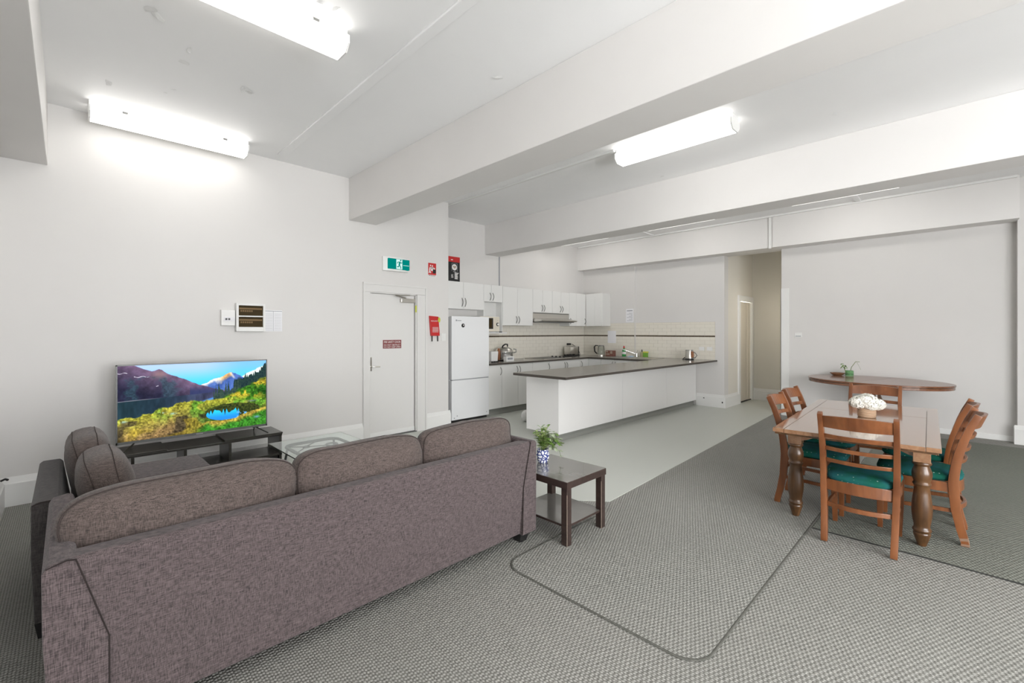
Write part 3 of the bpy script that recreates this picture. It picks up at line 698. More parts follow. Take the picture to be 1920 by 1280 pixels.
# base cabinets along the back wall
BF = 5.82
def base(label, a0, a1, doors):
    cabinet('base_cabinet', label, 'y', a0, a1, BF, KY0 - 0.01, 0.12, 0.895, [(p, q, 0.125, 0.89, hs, 0.71, 0.85) for p, q, hs in doors], kick=True, group='kitchen base cabinets')
base('white single-door base cabinet beside the fridge', 5.205, 5.53, [(5.205, 5.53, 'r')])
base('white two-door base cabinet beneath the steel cooker', 5.532, 6.345, [(5.532, 5.945, 'r'), (5.945, 6.345, 'l')])
base('white single-door base cabinet left of the cooktop', 6.347, 6.845, [(6.347, 6.845, 'r')])
base('white two-door base cabinet below the cooktop', 6.847, 7.86, [(6.847, 7.355, 'r'), (7.355, 7.86, 'l')])
base('white narrow base cabinet in the kitchen corner', 7.862, 8.17, [(7.862, 8.17, 'l')])
SF = 8.17
def sbase(label, a0, a1, doors):
    cabinet('base_cabinet', label, 'x', a0, a1, SF, FX - 0.06, 0.12, 0.895, [(p, q, 0.125, 0.89, hs, 0.73, 0.85) for p, q, hs in doors], kick=True, group='kitchen base cabinets')
sbase('white blank-door base cabinet beside the corner on the sink run', 5.50, BF - 0.002, [(5.50, BF - 0.002, None)])
sbase('white two-door base cabinet below the sink', 4.83, 5.498, [(4.83, 5.17, 'r'), (5.17, 5.498, 'l')])
sbase('white base cabinet meeting the peninsula', 4.30, 4.828, [(4.30, 4.828, None)])
lk = None
# worktops
wt = thing('worktop', 'dark grey laminate worktop running round the kitchen corner', 'worktop', (7.1, 6.1, 0.895))
E1 = 5.785; E2 = 8.135
part('slab', MB().prism([(5.20, E1), (E2, E1), (E2, 4.29), (FX - 0.008, 4.29), (FX - 0.008, 5.16), (FX - 0.058, 5.16), (FX - 0.058, KY1 - 0.008), (6.04, KY1 - 0.008), (6.04, KY0 - 0.008), (5.20, KY0 - 0.008)], 'z', 0.897, BZ), 'worktop', wt)
part('front_edge', MB().prism([(5.20, E1 - 0.004), (E2 - 0.004, E1 - 0.004), (E2 - 0.004, 4.295), (E2 + 0.01, 4.295), (E2 + 0.01, E1 + 0.01), (5.20, E1 + 0.01)], 'z', 0.897, BZ - 0.003), 'worktop_edge', wt)
# peninsula
pe = thing('peninsula', 'white panelled breakfast bar peninsula on a recessed grey plinth', 'peninsula', (6.86, 4.05, 0))
PX0, PX1, PY0, PY1 = 4.655, FX - 0.002, 3.80, 4.27
part('core', MB().box(PX0 + 0.02, PY0 + 0.02, 0.11, PX1, PY1, 0.88), 'cabinet_side', pe)
part('end_panel', MB().box(PX0, PY0, 0.105, PX0 + 0.018, PY1 + 0.12, 0.895), 'peninsula_panel', pe, bevel=0.0015)
for a, b_ in ((PX0 + 0.02, 6.25), (6.253, 7.75), (7.753, FX - 0.03)): part('front_panel', MB().box(a, PY0, 0.105, b_, PY0 + 0.018, 0.895), 'peninsula_panel', pe, bevel=0.0015)
part('plinth', MB().box(PX0 + 0.05, PY0 + 0.06, 0.0, PX1, PY1, 0.11), 'vinyl_dark', pe)
part('coving', MB().prism([(PY0 + 0.06, 0.004), (PY0 + 0.03, 0.004), (PY0 + 0.045, 0.02), (PY0 + 0.06, 0.05)], 'x', PX0 + 0.05, PX1 - 0.03), 'vinyl_dark', pe)
pw = thing('peninsula_worktop', 'long dark grey laminate worktop on the peninsula overhanging its panels', 'worktop', (6.67, 3.84, 0.895))
part('slab', MB().prism([(4.29, 3.395), (FX - 0.008, 3.395), (FX - 0.008, 4.288), (4.29, 4.288)], 'z', 0.896, BZ), 'worktop', pw, bevel=0.003)
part('edge_band', MB().prism([(4.284, 3.389), (FX - 0.009, 3.389), (FX - 0.009, 3.40), (4.30, 3.40), (4.30, 4.288), (4.284, 4.288)], 'z', 0.896, BZ - 0.003), 'worktop_edge', pw)
bg_ = part('rag_bundle', MB().sphere((5.36, 5.07, 0.10), (0.09, 0.07, 0.096), 14, 10), 'plastic_white', smooth=True); tag(bg_, 'white plastic bag on the vinyl floor behind the peninsula', 'bag')

# ------------------------------------------------------------------ fridge
fr = thing('fridge', 'white two-door fridge freezer standing beside the wall end', 'fridge', (4.79, 6.1, 0))
part('body', MB().box(4.395, 5.86, 0.03, 5.19, 6.42, 1.725), 'appliance_white', fr, bevel=0.006)
fd = part('fridge_door', MB().box(4.39, 5.79, 0.705, 5.195, 5.86, 1.735), 'appliance_white', fr, bevel=0.008)
fz = part('freezer_door', MB().box(4.39, 5.79, 0.05, 5.195, 5.86, 0.69), 'appliance_white', fr, bevel=0.008)
part('door_gap', MB().box(4.41, 5.80, 0.685, 5.18, 5.862, 0.71), 'print_grey', fr)
part('toe_grille', MB().box(4.40, 5.84, 0.0, 5.185, 5.9, 0.05), 'black_plastic', fr)
part('badge', MB().box(4.47, 5.7885, 1.655, 4.50, 5.79, 1.68).box(4.507, 5.7885, 1.658, 4.585, 5.79, 1.670), 'print_grey', fd)
part('magnet', MB(lambda x, z, y: (x, y, z)).lathe([(0.032, 0.0), (0.032, -0.008), (0.018, -0.010)], (4.62, 1.585, 5.79), 16), 'black_plastic', fd)
part('magnet_face', MB(lambda x, z, y: (x, y, z)).lathe([(0.011, -0.0095), (0.011, -0.0115)], (4.625, 1.59, 5.79), 10), 'white_print', fd)
for x, z in ((4.50, 0.115), (4.44, 0.085)): part('screw_cap', MB().box(x - 0.008, 5.787, z - 0.008, x + 0.008, 5.79, z + 0.008), 'print_grey', fz)
part('screw_cap', MB().box(5.13, 5.787, 0.10, 5.145, 5.79, 0.115), 'print_grey', fz)

# appliance carton on the fridge cabinet
ct = thing('appliance_carton', 'black and red appliance carton standing on the cabinet above the fridge', 'carton', (4.78, 6.36, 2.365))
part('carton_body', MB().box(4.58, 6.30, 2.365, 4.955, 6.425, 2.80), 'black_print', ct, bevel=0.002)
part('red_band', MB().box(4.579, 6.2985, 2.705, 4.956, 6.30, 2.80), 'red_print', ct)
part('photo_ring', MB(lambda x, z, y: (x, y, z)).lathe([(0.055, 0.0), (0.055, -0.002)], (4.835, 2.615, 6.299), 18), 'white_print', ct)
part('photo_heart', MB().prism([(4.835, 2.59), (4.80, 2.62), (4.805, 2.637), (4.82, 2.64), (4.835, 2.63), (4.85, 2.64), (4.865, 2.637), (4.87, 2.62)], 'y', 6.295, 6.2972), 'chip_wood', ct)
part('frame_mark', MB().box(4.775, 6.298, 2.545, 4.78, 6.30, 2.685).box(4.895, 6.298, 2.545, 4.90, 6.30, 2.685).box(4.775, 6.298, 2.68, 4.90, 6.30, 2.685), 'print_grey', ct)
tl = MB()
rn = random.Random(4)
for q in range(7): tl.box(4.84, 6.298, 2.41 + q * 0.017, 4.84 + rn.uniform(0.06, 0.09), 6.30, 2.421 + q * 0.017)
for q in range(4): tl.box(4.765, 6.298, 2.43 + q * 0.016, 4.765 + rn.uniform(0.03, 0.05), 6.30, 2.437 + q * 0.016)
tl.box(4.81, 6.298, 2.535, 4.87, 6.30, 2.541).box(4.76, 6.2975, 2.735, 4.80, 6.2985, 2.75)
part('printed_lines', tl, 'white_print', ct)

# microwave
mw = thing('microwave', 'cream and white microwave oven in the open niche', 'microwave', (5.520, 6.28, 1.47))
part('case', MB().box(5.290, 6.15, 1.485, 5.770, 6.425, 1.765), 'plastic_white', mw, bevel=0.005)
for x in (5.330, 5.85): part('foot', MB().box(x - 0.02, 6.17, 1.47, x + 0.02, 6.21, 1.486), 'black_plastic', mw)
md = part('door', MB().box(5.295, 6.135, 1.49, 5.670, 6.15, 1.76), 'plastic_cream', mw, bevel=0.003)
part('window_frame', MB().box(5.320, 6.1325, 1.535, 5.605, 6.136, 1.735), 'black_plastic', md)
part('window_pane', MB().box(5.340, 6.1315, 1.56, 5.575, 6.133, 1.715), 'smoked_window', md)
cpn = part('control_panel', MB().box(5.670, 6.135, 1.49, 5.768, 6.15, 1.76), 'plastic_cream', mw, bevel=0.003)
for z in (1.62, ): 
    part('dial_ring', MB(lambda x, z_, y: (x, y, z_)).lathe([(0.033, 0), (0.033, -0.008), (0.022, -0.010)], (5.718, z, 6.135), 18), 'black_plastic', cpn)
    part('dial', MB(lambda x, z_, y: (x, y, z_)).lathe([(0.022, 0), (0.020, -0.022)], (5.718, z, 6.135), 18), 'plastic_white', cpn)
part('dial', MB(lambda x, z_, y: (x, y, z_)).lathe([(0.006, 0), (0.006, -0.004)], (5.718, 1.69, 6.135), 8), 'print_grey', cpn)

# ------------------------------------------------------------------ things on the worktops
pc = thing('electric_cooker', 'stainless electric cooker pot with a glass lid and black arched handle', 'cooker', (5.93, 6.2, BZ))
part('pot', MB().lathe([(0.10, 0.012), (0.155, 0.02), (0.168, 0.05), (0.168, 0.15), (0.172, 0.16), (0.172, 0.168)], (5.95, 6.2, BZ), 28), 'chrome', pc, smooth=True)
part('base', MB().lathe([(0.14, 0.0), (0.15, 0.03), (0.15, 0.04)], (5.95, 6.2, BZ), 24), 'black_plastic', pc, smooth=True)
part('glass_lid', MB().lathe([(0.172, 0.168), (0.165, 0.20), (0.13, 0.235), (0.07, 0.255), (0.02, 0.26)], (5.95, 6.2, BZ), 28), 'steel', pc, smooth=True)
part('lid_handle', MB().tube([(5.87, 6.17, BZ + 0.245), (5.88, 6.16, BZ + 0.285), (5.94, 6.16, BZ + 0.315), (6.0, 6.16, BZ + 0.31), (6.01, 6.17, BZ + 0.27)], 0.014, 8), 'black_plastic', pc, smooth=True)
part('side_handle', MB().tube([(6.10, 6.1, BZ + 0.15), (6.145, 6.07, BZ + 0.16), (6.15, 6.08, BZ + 0.215), (6.11, 6.11, BZ + 0.22)], 0.010, 8), 'handle_steel', pc, smooth=True)
part('side_clamp', MB().box(5.75, 6.13, BZ + 0.02, 5.775, 6.17, BZ + 0.24), 'copper_tone', pc, bevel=0.004)
part('control_box', MB().box(5.79, 5.97, BZ, 5.99, 6.05, BZ + 0.09), 'plastic_white', pc, bevel=0.006)
part('display', MB().box(5.82, 5.966, BZ + 0.03, 5.95, 5.97, BZ + 0.07), 'print_grey', pc)
tb = part('storage_tub', MB().hexa([(5.53, 6.10, BZ), (5.69, 6.10, BZ), (5.69, 6.25, BZ), (5.53, 6.25, BZ)], [(5.52, 6.09, BZ + 0.19), (5.70, 6.09, BZ + 0.19), (5.70, 6.26, BZ + 0.19), (5.52, 6.26, BZ + 0.19)]), 'plastic_white', bevel=0.012); tag(tb, 'plain white plastic tub between fridge and steel cooker', 'tub')
for q in range(3):
    o = part('plug', MB().box(5.40 + q * 0.06, 5.93, BZ, 5.44 + q * 0.06, 5.965, BZ + 0.022), 'black_plastic', bevel=0.004); tag(o, 'small black plug lying on the worktop beside the fridge', 'plug', 'plugs beside the fridge')
ck = thing('cooktop', 'black glass electric cooktop set into the worktop below the hood', 'cooktop', (7.2, 6.1, BZ))
part('glass_plate', MB().box(6.75, 5.88, BZ, 7.62, 6.40, BZ + 0.007), 'vent_black', ck, bevel=0.002)
part('steel_rim', MB().box(6.74, 5.873, BZ, 7.63, 5.88, BZ + 0.008).box(6.74, 6.40, BZ, 7.63, 6.407, BZ + 0.008).box(6.74, 5.873, BZ, 6.75, 6.407, BZ + 0.008).box(7.62, 5.873, BZ, 7.63, 6.407, BZ + 0.008), 'steel', ck)
for i, (x, y_) in enumerate(((6.95, 6.02), (6.95, 6.27), (7.2, 6.02), (7.2, 6.27))): part('burner', MB().lathe([(0.085, 0.007), (0.085, 0.0095), (0.06, 0.0095)], (x, y_, BZ), 20), 'grey_iron', ck)
for q in range(4): part('knob', MB().lathe([(0.022, 0.007), (0.02, 0.032), (0.018, 0.034)], (7.46 + (q % 2) * 0.0, 5.95 + q * 0.105, BZ), 12), 'black_plastic', ck, smooth=True)
pb = thing('power_board', 'black power board in front of the toaster', 'power board', (7.93, 6.15, BZ))
part('strip', MB().box(7.72, 6.12, BZ, 8.15, 6.175, BZ + 0.03), 'black_plastic', pb, bevel=0.005)
for q in range(4): part('plug_block', MB().box(7.735 + q * 0.1, 6.125, BZ + 0.03, 7.785 + q * 0.1, 6.17, BZ + 0.055), 'black_plastic', pb, bevel=0.005)
ts = thing('toaster', 'brushed steel toaster in the kitchen corner with a black control end', 'toaster', (8.26, 6.32, BZ))
part('body', MB().box(8.06, 6.24, BZ + 0.025, 8.36, 6.42, BZ + 0.22), 'steel', ts, bevel=0.02, smooth=True)
part('end_panel', MB().box(8.345, 6.245, BZ + 0.02, 8.40, 6.415, BZ + 0.215), 'black_plastic', ts, bevel=0.012)
part('base', MB().box(8.055, 6.235, BZ, 8.40, 6.425, BZ + 0.03), 'black_plastic', ts, bevel=0.006)
for x in (6.285, 6.355): part('bread_slot', MB().box(8.10, x, BZ + 0.2185, 8.32, x + 0.03, BZ + 0.222), 'dark_gap', ts)
part('lever', MB().box(8.40, 6.31, BZ + 0.12, 8.425, 6.35, BZ + 0.14), 'chrome', ts, bevel=0.004)
part('cord', MB().tube([(8.38, KY1 - 0.05, BZ + 0.262), (8.46, KY1 - 0.06, BZ + 0.26), (8.58, 6.44, BZ + 0.17), (8.62, 6.40, BZ + 0.06), (8.58, 6.36, BZ + 0.008), (8.42, 6.34, BZ + 0.006)], 0.006, 6), 'black_plastic', ts, smooth=True)
part('plug', MB().box(8.30, KY1 - 0.075, BZ + 0.24, 8.39, KY1 - 0.012, BZ + 0.285), 'black_plastic', ts, bevel=0.008)
gk = thing('glass_kettle', 'glass electric kettle with a black handle on the sink run', 'kettle', (8.7, 5.86, BZ))
part('base', MB().lathe([(0.085, 0), (0.085, 0.02), (0.078, 0.035)], (8.7, 5.85, BZ), 24), 'steel', gk, smooth=True)
part('jug', MB().lathe([(0.078, 0.035), (0.08, 0.06), (0.068, 0.22), (0.066, 0.225), (0.063, 0.22), (0.075, 0.06), (0.072, 0.045), (0.0, 0.045)], (8.7, 5.85, BZ), 24, cap=False), 'glass', gk, smooth=True)
part('lid', MB().lathe([(0.067, 0.222), (0.06, 0.245), (0.0, 0.247)], (8.7, 5.85, BZ), 24), 'handle_steel', gk, smooth=True)
part('handle', MB().sweep([(8.66, 5.91, BZ + 0.235), (8.645, 5.965, BZ + 0.24), (8.64, 5.995, BZ + 0.2), (8.645, 5.985, BZ + 0.1), (8.66, 5.935, BZ + 0.05)], 0.014, 0.010, (1, 0, 0)), 'black_plastic', gk, bevel=0.004)
bx = thing('tea_box', 'brown printed carton beside the glass kettle', 'box', (8.8, 5.66, BZ))
part('carton', MB().box(8.75, 5.57, BZ, 8.87, 5.765, BZ + 0.125), 'brown_box', bx, bevel=0.002)
tl = MB().box(8.748, 5.585, BZ + 0.055, 8.75, 5.64, BZ + 0.115).box(8.748, 5.66, BZ + 0.03, 8.75, 5.75, BZ + 0.06).box(8.748, 5.70, BZ + 0.085, 8.75, 5.755, BZ + 0.115)
part('label_patches', tl, 'chip_wood', bx)
sp = thing('dish_soap', 'green dish soap bottle with a red cap behind the sink', 'bottle', (8.8, 5.31, BZ))
part('bottle', MB().lathe([(0.042, 0), (0.046, 0.02), (0.044, 0.10), (0.036, 0.15), (0.018, 0.175), (0.018, 0.19)], (8.8, 5.315, BZ), 18), 'bottle_green', sp, smooth=True)
part('label', MB().lathe([(0.047, 0.055), (0.0455, 0.11)], (8.8, 5.315, BZ), 18, cap=False), 'white_print', sp, smooth=True)
part('cap', MB().lathe([(0.02, 0.19), (0.02, 0.215), (0.011, 0.22), (0.011, 0.24)], (8.8, 5.315, BZ), 14), 'red_print', sp, smooth=True)
sk = thing('sink', 'stainless steel kitchen sink with drainer', 'sink', (8.55, 4.85, BZ))
part('rim', MB().box(8.26, 4.38, BZ, 8.84, 5.45, BZ + 0.006), 'steel', sk, bevel=0.002)
part('bowl', MB().box(8.32, 4.92, BZ + 0.006, 8.78, 5.36, BZ + 0.0075), 'handle_steel', sk)
for q in range(7): part('drainer_ridge', MB().box(8.32, 4.44 + q * 0.062, BZ + 0.006, 8.76, 4.452 + q * 0.062, BZ + 0.010), 'steel', sk)
tpz = thing('mixer_tap', 'chrome mixer tap with a long angled spout at the sink', 'tap', (8.90, 5.06, BZ))
part('base', MB().lathe([(0.028, 0.0), (0.026, 0.03), (0.022, 0.075), (0.0, 0.078)], (8.90, 5.06, BZ), 16), 'chrome', tpz, smooth=True)
part('spout', MB().tube([(8.90, 5.06, BZ + 0.055), (8.80, 5.16, BZ + 0.11), (8.70, 5.29, BZ + 0.165), (8.69, 5.305, BZ + 0.155)], 0.011, 10), 'chrome', tpz, smooth=True)
part('lever', MB().tube([(8.90, 5.06, BZ + 0.075), (8.89, 5.04, BZ + 0.11), (8.885, 5.025, BZ + 0.15)], 0.009, 8), 'chrome', tpz, smooth=True)
dc = part('dish_cloth', MB().hexa([(8.56, 5.0, BZ + 0.0105), (8.68, 4.99, BZ + 0.0105), (8.67, 5.10, BZ + 0.0105), (8.58, 5.12, BZ + 0.0105)], [(8.59, 5.02, BZ + 0.03), (8.65, 5.01, BZ + 0.035), (8.65, 5.07, BZ + 0.032), (8.60, 5.08, BZ + 0.028)]), 'cloth_blue', bevel=0.006); tag(dc, 'pale blue cloth bunched at the foot of the tap', 'cloth')
cb = thing('cleaner_bottle', 'small olive cleaner bottle with a dark pump beside the sponge box', 'bottle', (8.96, 4.965, BZ))
part('bottle', MB().lathe([(0.032, 0), (0.034, 0.02), (0.032, 0.10), (0.014, 0.118)], (8.96, 4.965, BZ), 14), 'bottle_olive', cb, smooth=True)
part('pump', MB().lathe([(0.014, 0.118), (0.014, 0.14), (0.008, 0.145), (0.008, 0.165)], (8.96, 4.965, BZ), 10), 'black_plastic', cb, smooth=True)
sgx = thing('sponge_box', 'green and yellow packet standing behind the sink', 'packet', (8.9, 4.89, BZ))
part('packet', MB().box(8.92, 4.825, BZ, 8.98, 4.92, BZ + 0.095), 'sponge_green', sgx, bevel=0.006)
part('top', MB().box(8.92, 4.815, BZ + 0.095, 8.98, 4.92, BZ + 0.125), 'sponge_yellow', sgx, bevel=0.006)
sk2 = thing('steel_kettle', 'small steel kettle with copper panel standing on the peninsula', 'kettle', (8.7, 3.80, BZ))
part('jug', MB().lathe([(0.076, 0.03), (0.076, 0.05), (0.070, 0.185), (0.066, 0.195), (0.0, 0.20)], (8.7, 3.795, BZ), 24), 'steel', sk2, smooth=True)
part('base', MB().lathe([(0.085, 0), (0.085, 0.02), (0.078, 0.03)], (8.7, 3.795, BZ), 24), 'black_plastic', sk2, smooth=True)
part('lid_rim', MB().lathe([(0.072, 0.183), (0.072, 0.195)], (8.7, 3.795, BZ), 24), 'handle_steel', sk2)
part('panel', MB().box(8.635, 3.70, BZ + 0.05, 8.70, 3.735, BZ + 0.17), 'copper_tone', sk2, bevel=0.008)
part('handle', MB().tube([(8.66, 3.715, BZ + 0.16), (8.66, 3.66, BZ + 0.14), (8.66, 3.63, BZ + 0.09), (8.66, 3.665, BZ + 0.045), (8.66, 3.72, BZ + 0.045)], 0.008, 8), 'grey_iron', sk2, smooth=True)
part('cord', MB().tube([(8.66, 3.865, BZ + 0.05), (8.65, 3.895, BZ + 0.02), (8.63, 3.90, BZ + 0.012), (8.62, 3.88, BZ + 0.01), (8.65, 3.87, BZ + 0.01)], 0.008, 8), 'black_plastic', sk2, smooth=True)

# ------------------------------------------------------------------ sofa
def spow(v, e): return math.copysign(abs(v) ** e, v)
def cushion(name, parent, c, half, mat, rot=(0, 0, 0), e1=0.72, e2=0.36, axis='y', sag=0.0, seed=0, seams=(0.30, -0.30), pipe=0.0028, n=48, m=16):
    """pillow: thin along `axis`, boxy outline in the other two; seams are rings on its surface"""
    a, b, cc = half; R = Matrix.Rotation(rot[2], 3, 'Z') @ Matrix.Rotation(rot[1], 3, 'Y') @ Matrix.Rotation(rot[0], 3, 'X')
    rnd = random.Random(seed); ph = [rnd.uniform(0, 6.28) for _ in range(6)]
    def P(eta, om, k=1.0):
        u = spow(math.cos(eta), e1) * spow(math.cos(om), e2); v = spow(math.cos(eta), e1) * spow(math.sin(om), e2); d = spow(math.sin(eta), e1)
        wob = 0.012 * (math.sin(5 * u + ph[0]) + math.sin(4 * v + ph[1]) + math.sin(7 * u * v + ph[2]))
        x, z, y = a * u * (1 + wob), cc * v * (1 + wob), b * d * (1 + wob) * (1 - 0.18 * abs(u) ** 3)
        z -= sag * (u * u) * (1 if v > 0 else 0) * cc
        p = Vector((x, y, z)) if axis == 'y' else Vector((y, x, z))
        return R @ (p * k) + Vector(c)
    mb = MB(); rings = []
    for i in range(m + 1):
        eta = -PI / 2 + PI * i / m
        rings.append([mb.pt(P(eta, 2 * PI * j / n)) for j in range(n)])
    for i in range(m):
        for j in range(n): mb.f.append((rings[i][j], rings[i][(j + 1) % n], rings[i + 1][(j + 1) % n], rings[i + 1][j]))
    o = part(name, mb, mat, parent, smooth=True)
    for f in o.data.polygons: f.use_smooth = True
    if o.parent and o.parent.parent is None:
        for s in seams:
            part('piping', MB().tube([P(s, 2 * PI * j / 60, 1.004) for j in range(60)], pipe, 5, closed=True), 'sofa_piping', o, smooth=True)
    return o
so = thing('sofa', 'brown-grey woven fabric sofa with its long back towards the carpet mat', 'sofa', (1.16, 2.6, 0))
YB = 2.15; YA = 3.03
back = MB().prism([(YB + 0.02, 0.075), (YB, 0.40), (YB, 0.69), (YB + 0.015, 0.705), (YB + 0.115, 0.695), (YB + 0.14, 0.68), (YB + 0.16, 0.30), (YB + 0.16, 0.075)], 'x', 0.0, 2.33)
part('back_frame', back, 'sofa_fabric', so, bevel=0.008)
armL = [(-0.038, 0.07), (-0.058, 0.45), (-0.06, 0.675), (-0.045, 0.70), (0.005, 0.707), (0.022, 0.70), (0.108, 0.40), (0.108, 0.07)]
part('arm', MB().prism(armL, 'y', YB - 0.006, YA), 'sofa_fabric', so, bevel=0.007)
armR = [(2.375, 0.07), (2.378, 0.40), (2.378, 0.69), (2.365, 0.708), (2.33, 0.712), (2.318, 0.70), (2.245, 0.40), (2.235, 0.07)]
part('arm', MB().prism(armR, 'y', YB - 0.006, YA), 'sofa_fabric', so, bevel=0.007)
part('seam', MB().tube([(0.022, YB - 0.006, 0.702), (0.06, YB - 0.006, 0.57), (0.108, YB - 0.006, 0.40), (0.109, YB - 0.006, 0.08)], 0.0026, 6), 'sofa_seam', so)
part('seam', MB().tube([(2.318, YB - 0.006, 0.702), (2.28, YB - 0.006, 0.55), (2.245, YB - 0.006, 0.40), (2.235, YB - 0.006, 0.08)], 0.0026, 6), 'sofa_seam', so)
part('seam', MB().tube([(-0.05, YB - 0.004, 0.69), (0.0, YB - 0.006, 0.704), (0.022, YB - 0.006, 0.70)], 0.003, 6), 'sofa_seam', so)
part('seat_base', MB().box(0.10, YB + 0.15, 0.075, 2.24, YA, 0.28), 'sofa_fabric', so, bevel=0.01)
for a, b_ in ((0.11, 0.80), (0.80, 1.53), (1.53, 2.245)): part('seat_cushion', MB().box(a + 0.003, YB + 0.17, 0.28, b_ - 0.003, YA + 0.02, 0.43), 'sofa_fabric', so, bevel=0.035, seg=3, smooth=True)
for x in (0.03, 2.29):
    for y_ in (YB + 0.07, YA - 0.07): part('leg', MB().hexa([(x - 0.03, y_ - 0.03, 0.0), (x + 0.03, y_ - 0.03, 0.0), (x + 0.03, y_ + 0.03, 0.0), (x - 0.03, y_ + 0.03, 0.0)], [(x - 0.045, y_ - 0.05, 0.08), (x + 0.045, y_ - 0.05, 0.08), (x + 0.045, y_ + 0.05, 0.08), (x - 0.045, y_ + 0.05, 0.08)]), 'black_plastic', so)
cushion('back_cushion', so, (0.405, 2.395, 0.635), (0.43, 0.13, 0.235), 'sofa_fabric_warm', (-0.10, 0, 0.02), seed=1, sag=0.02)
cushion('back_cushion', so, (1.195, 2.385, 0.635), (0.378, 0.12, 0.232), 'sofa_fabric_warm', (-0.10, 0, 0), seed=2)
cushion('back_cushion', so, (1.945, 2.385, 0.635), (0.388, 0.12, 0.23), 'sofa_fabric_warm', (-0.10, 0.0, -0.02), seed=3)
sc_ = cushion('loose_cushion', so, (2.10, 2.72, 0.60), (0.15, 0.08, 0.17), 'sofa_fabric_warm', (-0.25, 0, 0.25), seed=9)
# chaise unit
ch = thing('chaise_sofa', 'brown-grey chaise section with a dark low back beside the skirting', 'sofa', (0.34, 3.9, 0))
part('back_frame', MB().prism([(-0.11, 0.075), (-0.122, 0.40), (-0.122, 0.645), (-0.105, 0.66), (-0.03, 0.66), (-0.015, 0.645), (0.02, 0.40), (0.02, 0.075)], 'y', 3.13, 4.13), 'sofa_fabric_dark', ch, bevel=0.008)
part('seam', MB().tube([(-0.118, 3.128, 0.648), (-0.09, 3.128, 0.659), (-0.03, 3.128, 0.66), (-0.012, 3.128, 0.64)], 0.003, 6), 'sofa_seam', ch)
part('seat_base', MB().box(0.02, 3.08, 0.075, 0.80, 4.62, 0.28), 'sofa_fabric', ch, bevel=0.01)
part('seat_cushion', MB().box(0.022, 3.07, 0.28, 0.81, 4.64, 0.435), 'sofa_fabric', ch, bevel=0.03, seg=3, smooth=True)
for x, y_ in ((-0.07, 3.17), (-0.07, 4.08), (0.74, 4.56), (0.74, 3.14)): part('leg', MB().hexa([(x - 0.028, y_ - 0.028, 0.0), (x + 0.028, y_ - 0.028, 0.0), (x + 0.028, y_ + 0.028, 0.0), (x - 0.028, y_ + 0.028, 0.0)], [(x - 0.04, y_ - 0.04, 0.08), (x + 0.04, y_ - 0.04, 0.08), (x + 0.04, y_ + 0.04, 0.08), (x - 0.04, y_ + 0.04, 0.08)]), 'black_plastic', ch)
cushion('back_cushion', ch, (0.115, 3.85, 0.635), (0.36, 0.115, 0.225), 'sofa_fabric_warm', (0, -0.18, 0), axis='x', seed=5, e2=0.55, seams=(0.35, -0.35), pipe=0.0022)
cushion('back_cushion', ch, (0.165, 3.30, 0.615), (0.30, 0.12, 0.225), 'sofa_fabric_warm', (0, -0.22, 0), axis='x', seed=6, e2=0.55, seams=(0.35, -0.35), pipe=0.0022)

# ------------------------------------------------------------------ television and stand
st = thing('tv_stand', 'black-brown open television stand with stepped shelves against the wall', 'tv stand', (0.96, 5.34, 0))
SY0, SY1 = 5.147, 5.54
part('top_board', MB().box(0.27, SY0, 0.372, 1.64, SY1, 0.39), 'black_brown', st, bevel=0.002)
part('top_plate', MB().box(0.27, SY0 - 0.004, 0.39, 0.655, SY1, 0.405), 'black_brown', st, bevel=0.002)
part('top_plate', MB().box(1.11, SY0 - 0.004, 0.39, 1.645, SY1, 0.408), 'black_brown', st, bevel=0.002)
part('lower_shelf', MB().box(0.82, SY0, 0.165, 1.64, SY1, 0.185), 'black_brown', st, bevel=0.002)
part('lower_shelf', MB().box(0.30, SY0 + 0.02, 0.03, 1.05, SY1, 0.05), 'black_brown', st, bevel=0.002)
for a, z0, z1 in ((0.40, 0.0, 0.372), (0.78, 0.05, 0.372), (1.145, 0.185, 0.372), (1.612, 0.0, 0.39), (0.98, 0.0, 0.165)): part('upright', MB().box(a, SY0, z0, a + 0.024, SY1, z1), 'black_brown', st, bevel=0.002)
dv = thing('media_box', 'black media box on the floor under the low shelf of the stand', 'media box', (1.36, 5.3, 0))
part('case', MB().box(1.10, 5.16, 0.0, 1.60, 5.50, 0.162), 'black_plastic', dv, bevel=0.004)
part('port', MB().box(1.52, 5.158, 0.115, 1.535, 5.16, 0.13), 'knob_silver', dv)
TVY = 5.30; TX0, TX1, TZ0, TZ1 = 0.308, 1.535, 0.470, 1.183
tv = thing('television', 'flat screen television showing a mountain lake landscape', 'television', (0.92, TVY, 0.405))
part('panel', MB().box(TX0, TVY, TZ0, TX1, TVY + 0.02, TZ1), 'black_plastic', tv, bevel=0.002)
part('back_housing', MB().box(TX0 + 0.15, TVY + 0.02, TZ0 + 0.04, TX1 - 0.15, TVY + 0.06, TZ0 + 0.42), 'black_plastic', tv, bevel=0.01)
bz = MB().box(TX0, TVY - 0.006, TZ0, TX0 + 0.012, TVY + 0.001, TZ1).box(TX1 - 0.010, TVY - 0.006, TZ0, TX1, TVY + 0.001, TZ1).box(TX0, TVY - 0.006, TZ1 - 0.010, TX1, TVY + 0.001, TZ1).box(TX0, TVY - 0.006, TZ0, TX1, TVY + 0.001, TZ0 + 0.022)
part('bezel', bz, 'grey_iron', tv)
part('logo', MB().box(0.90, TVY - 0.0075, TZ0 + 0.006, 0.955, TVY - 0.006, TZ0 + 0.014), 'knob_silver', tv)
part('sensor', MB().box(1.40, TVY - 0.004, TZ0 - 0.008, 1.45, TVY + 0.01, TZ0 + 0.001), 'black_plastic', tv)
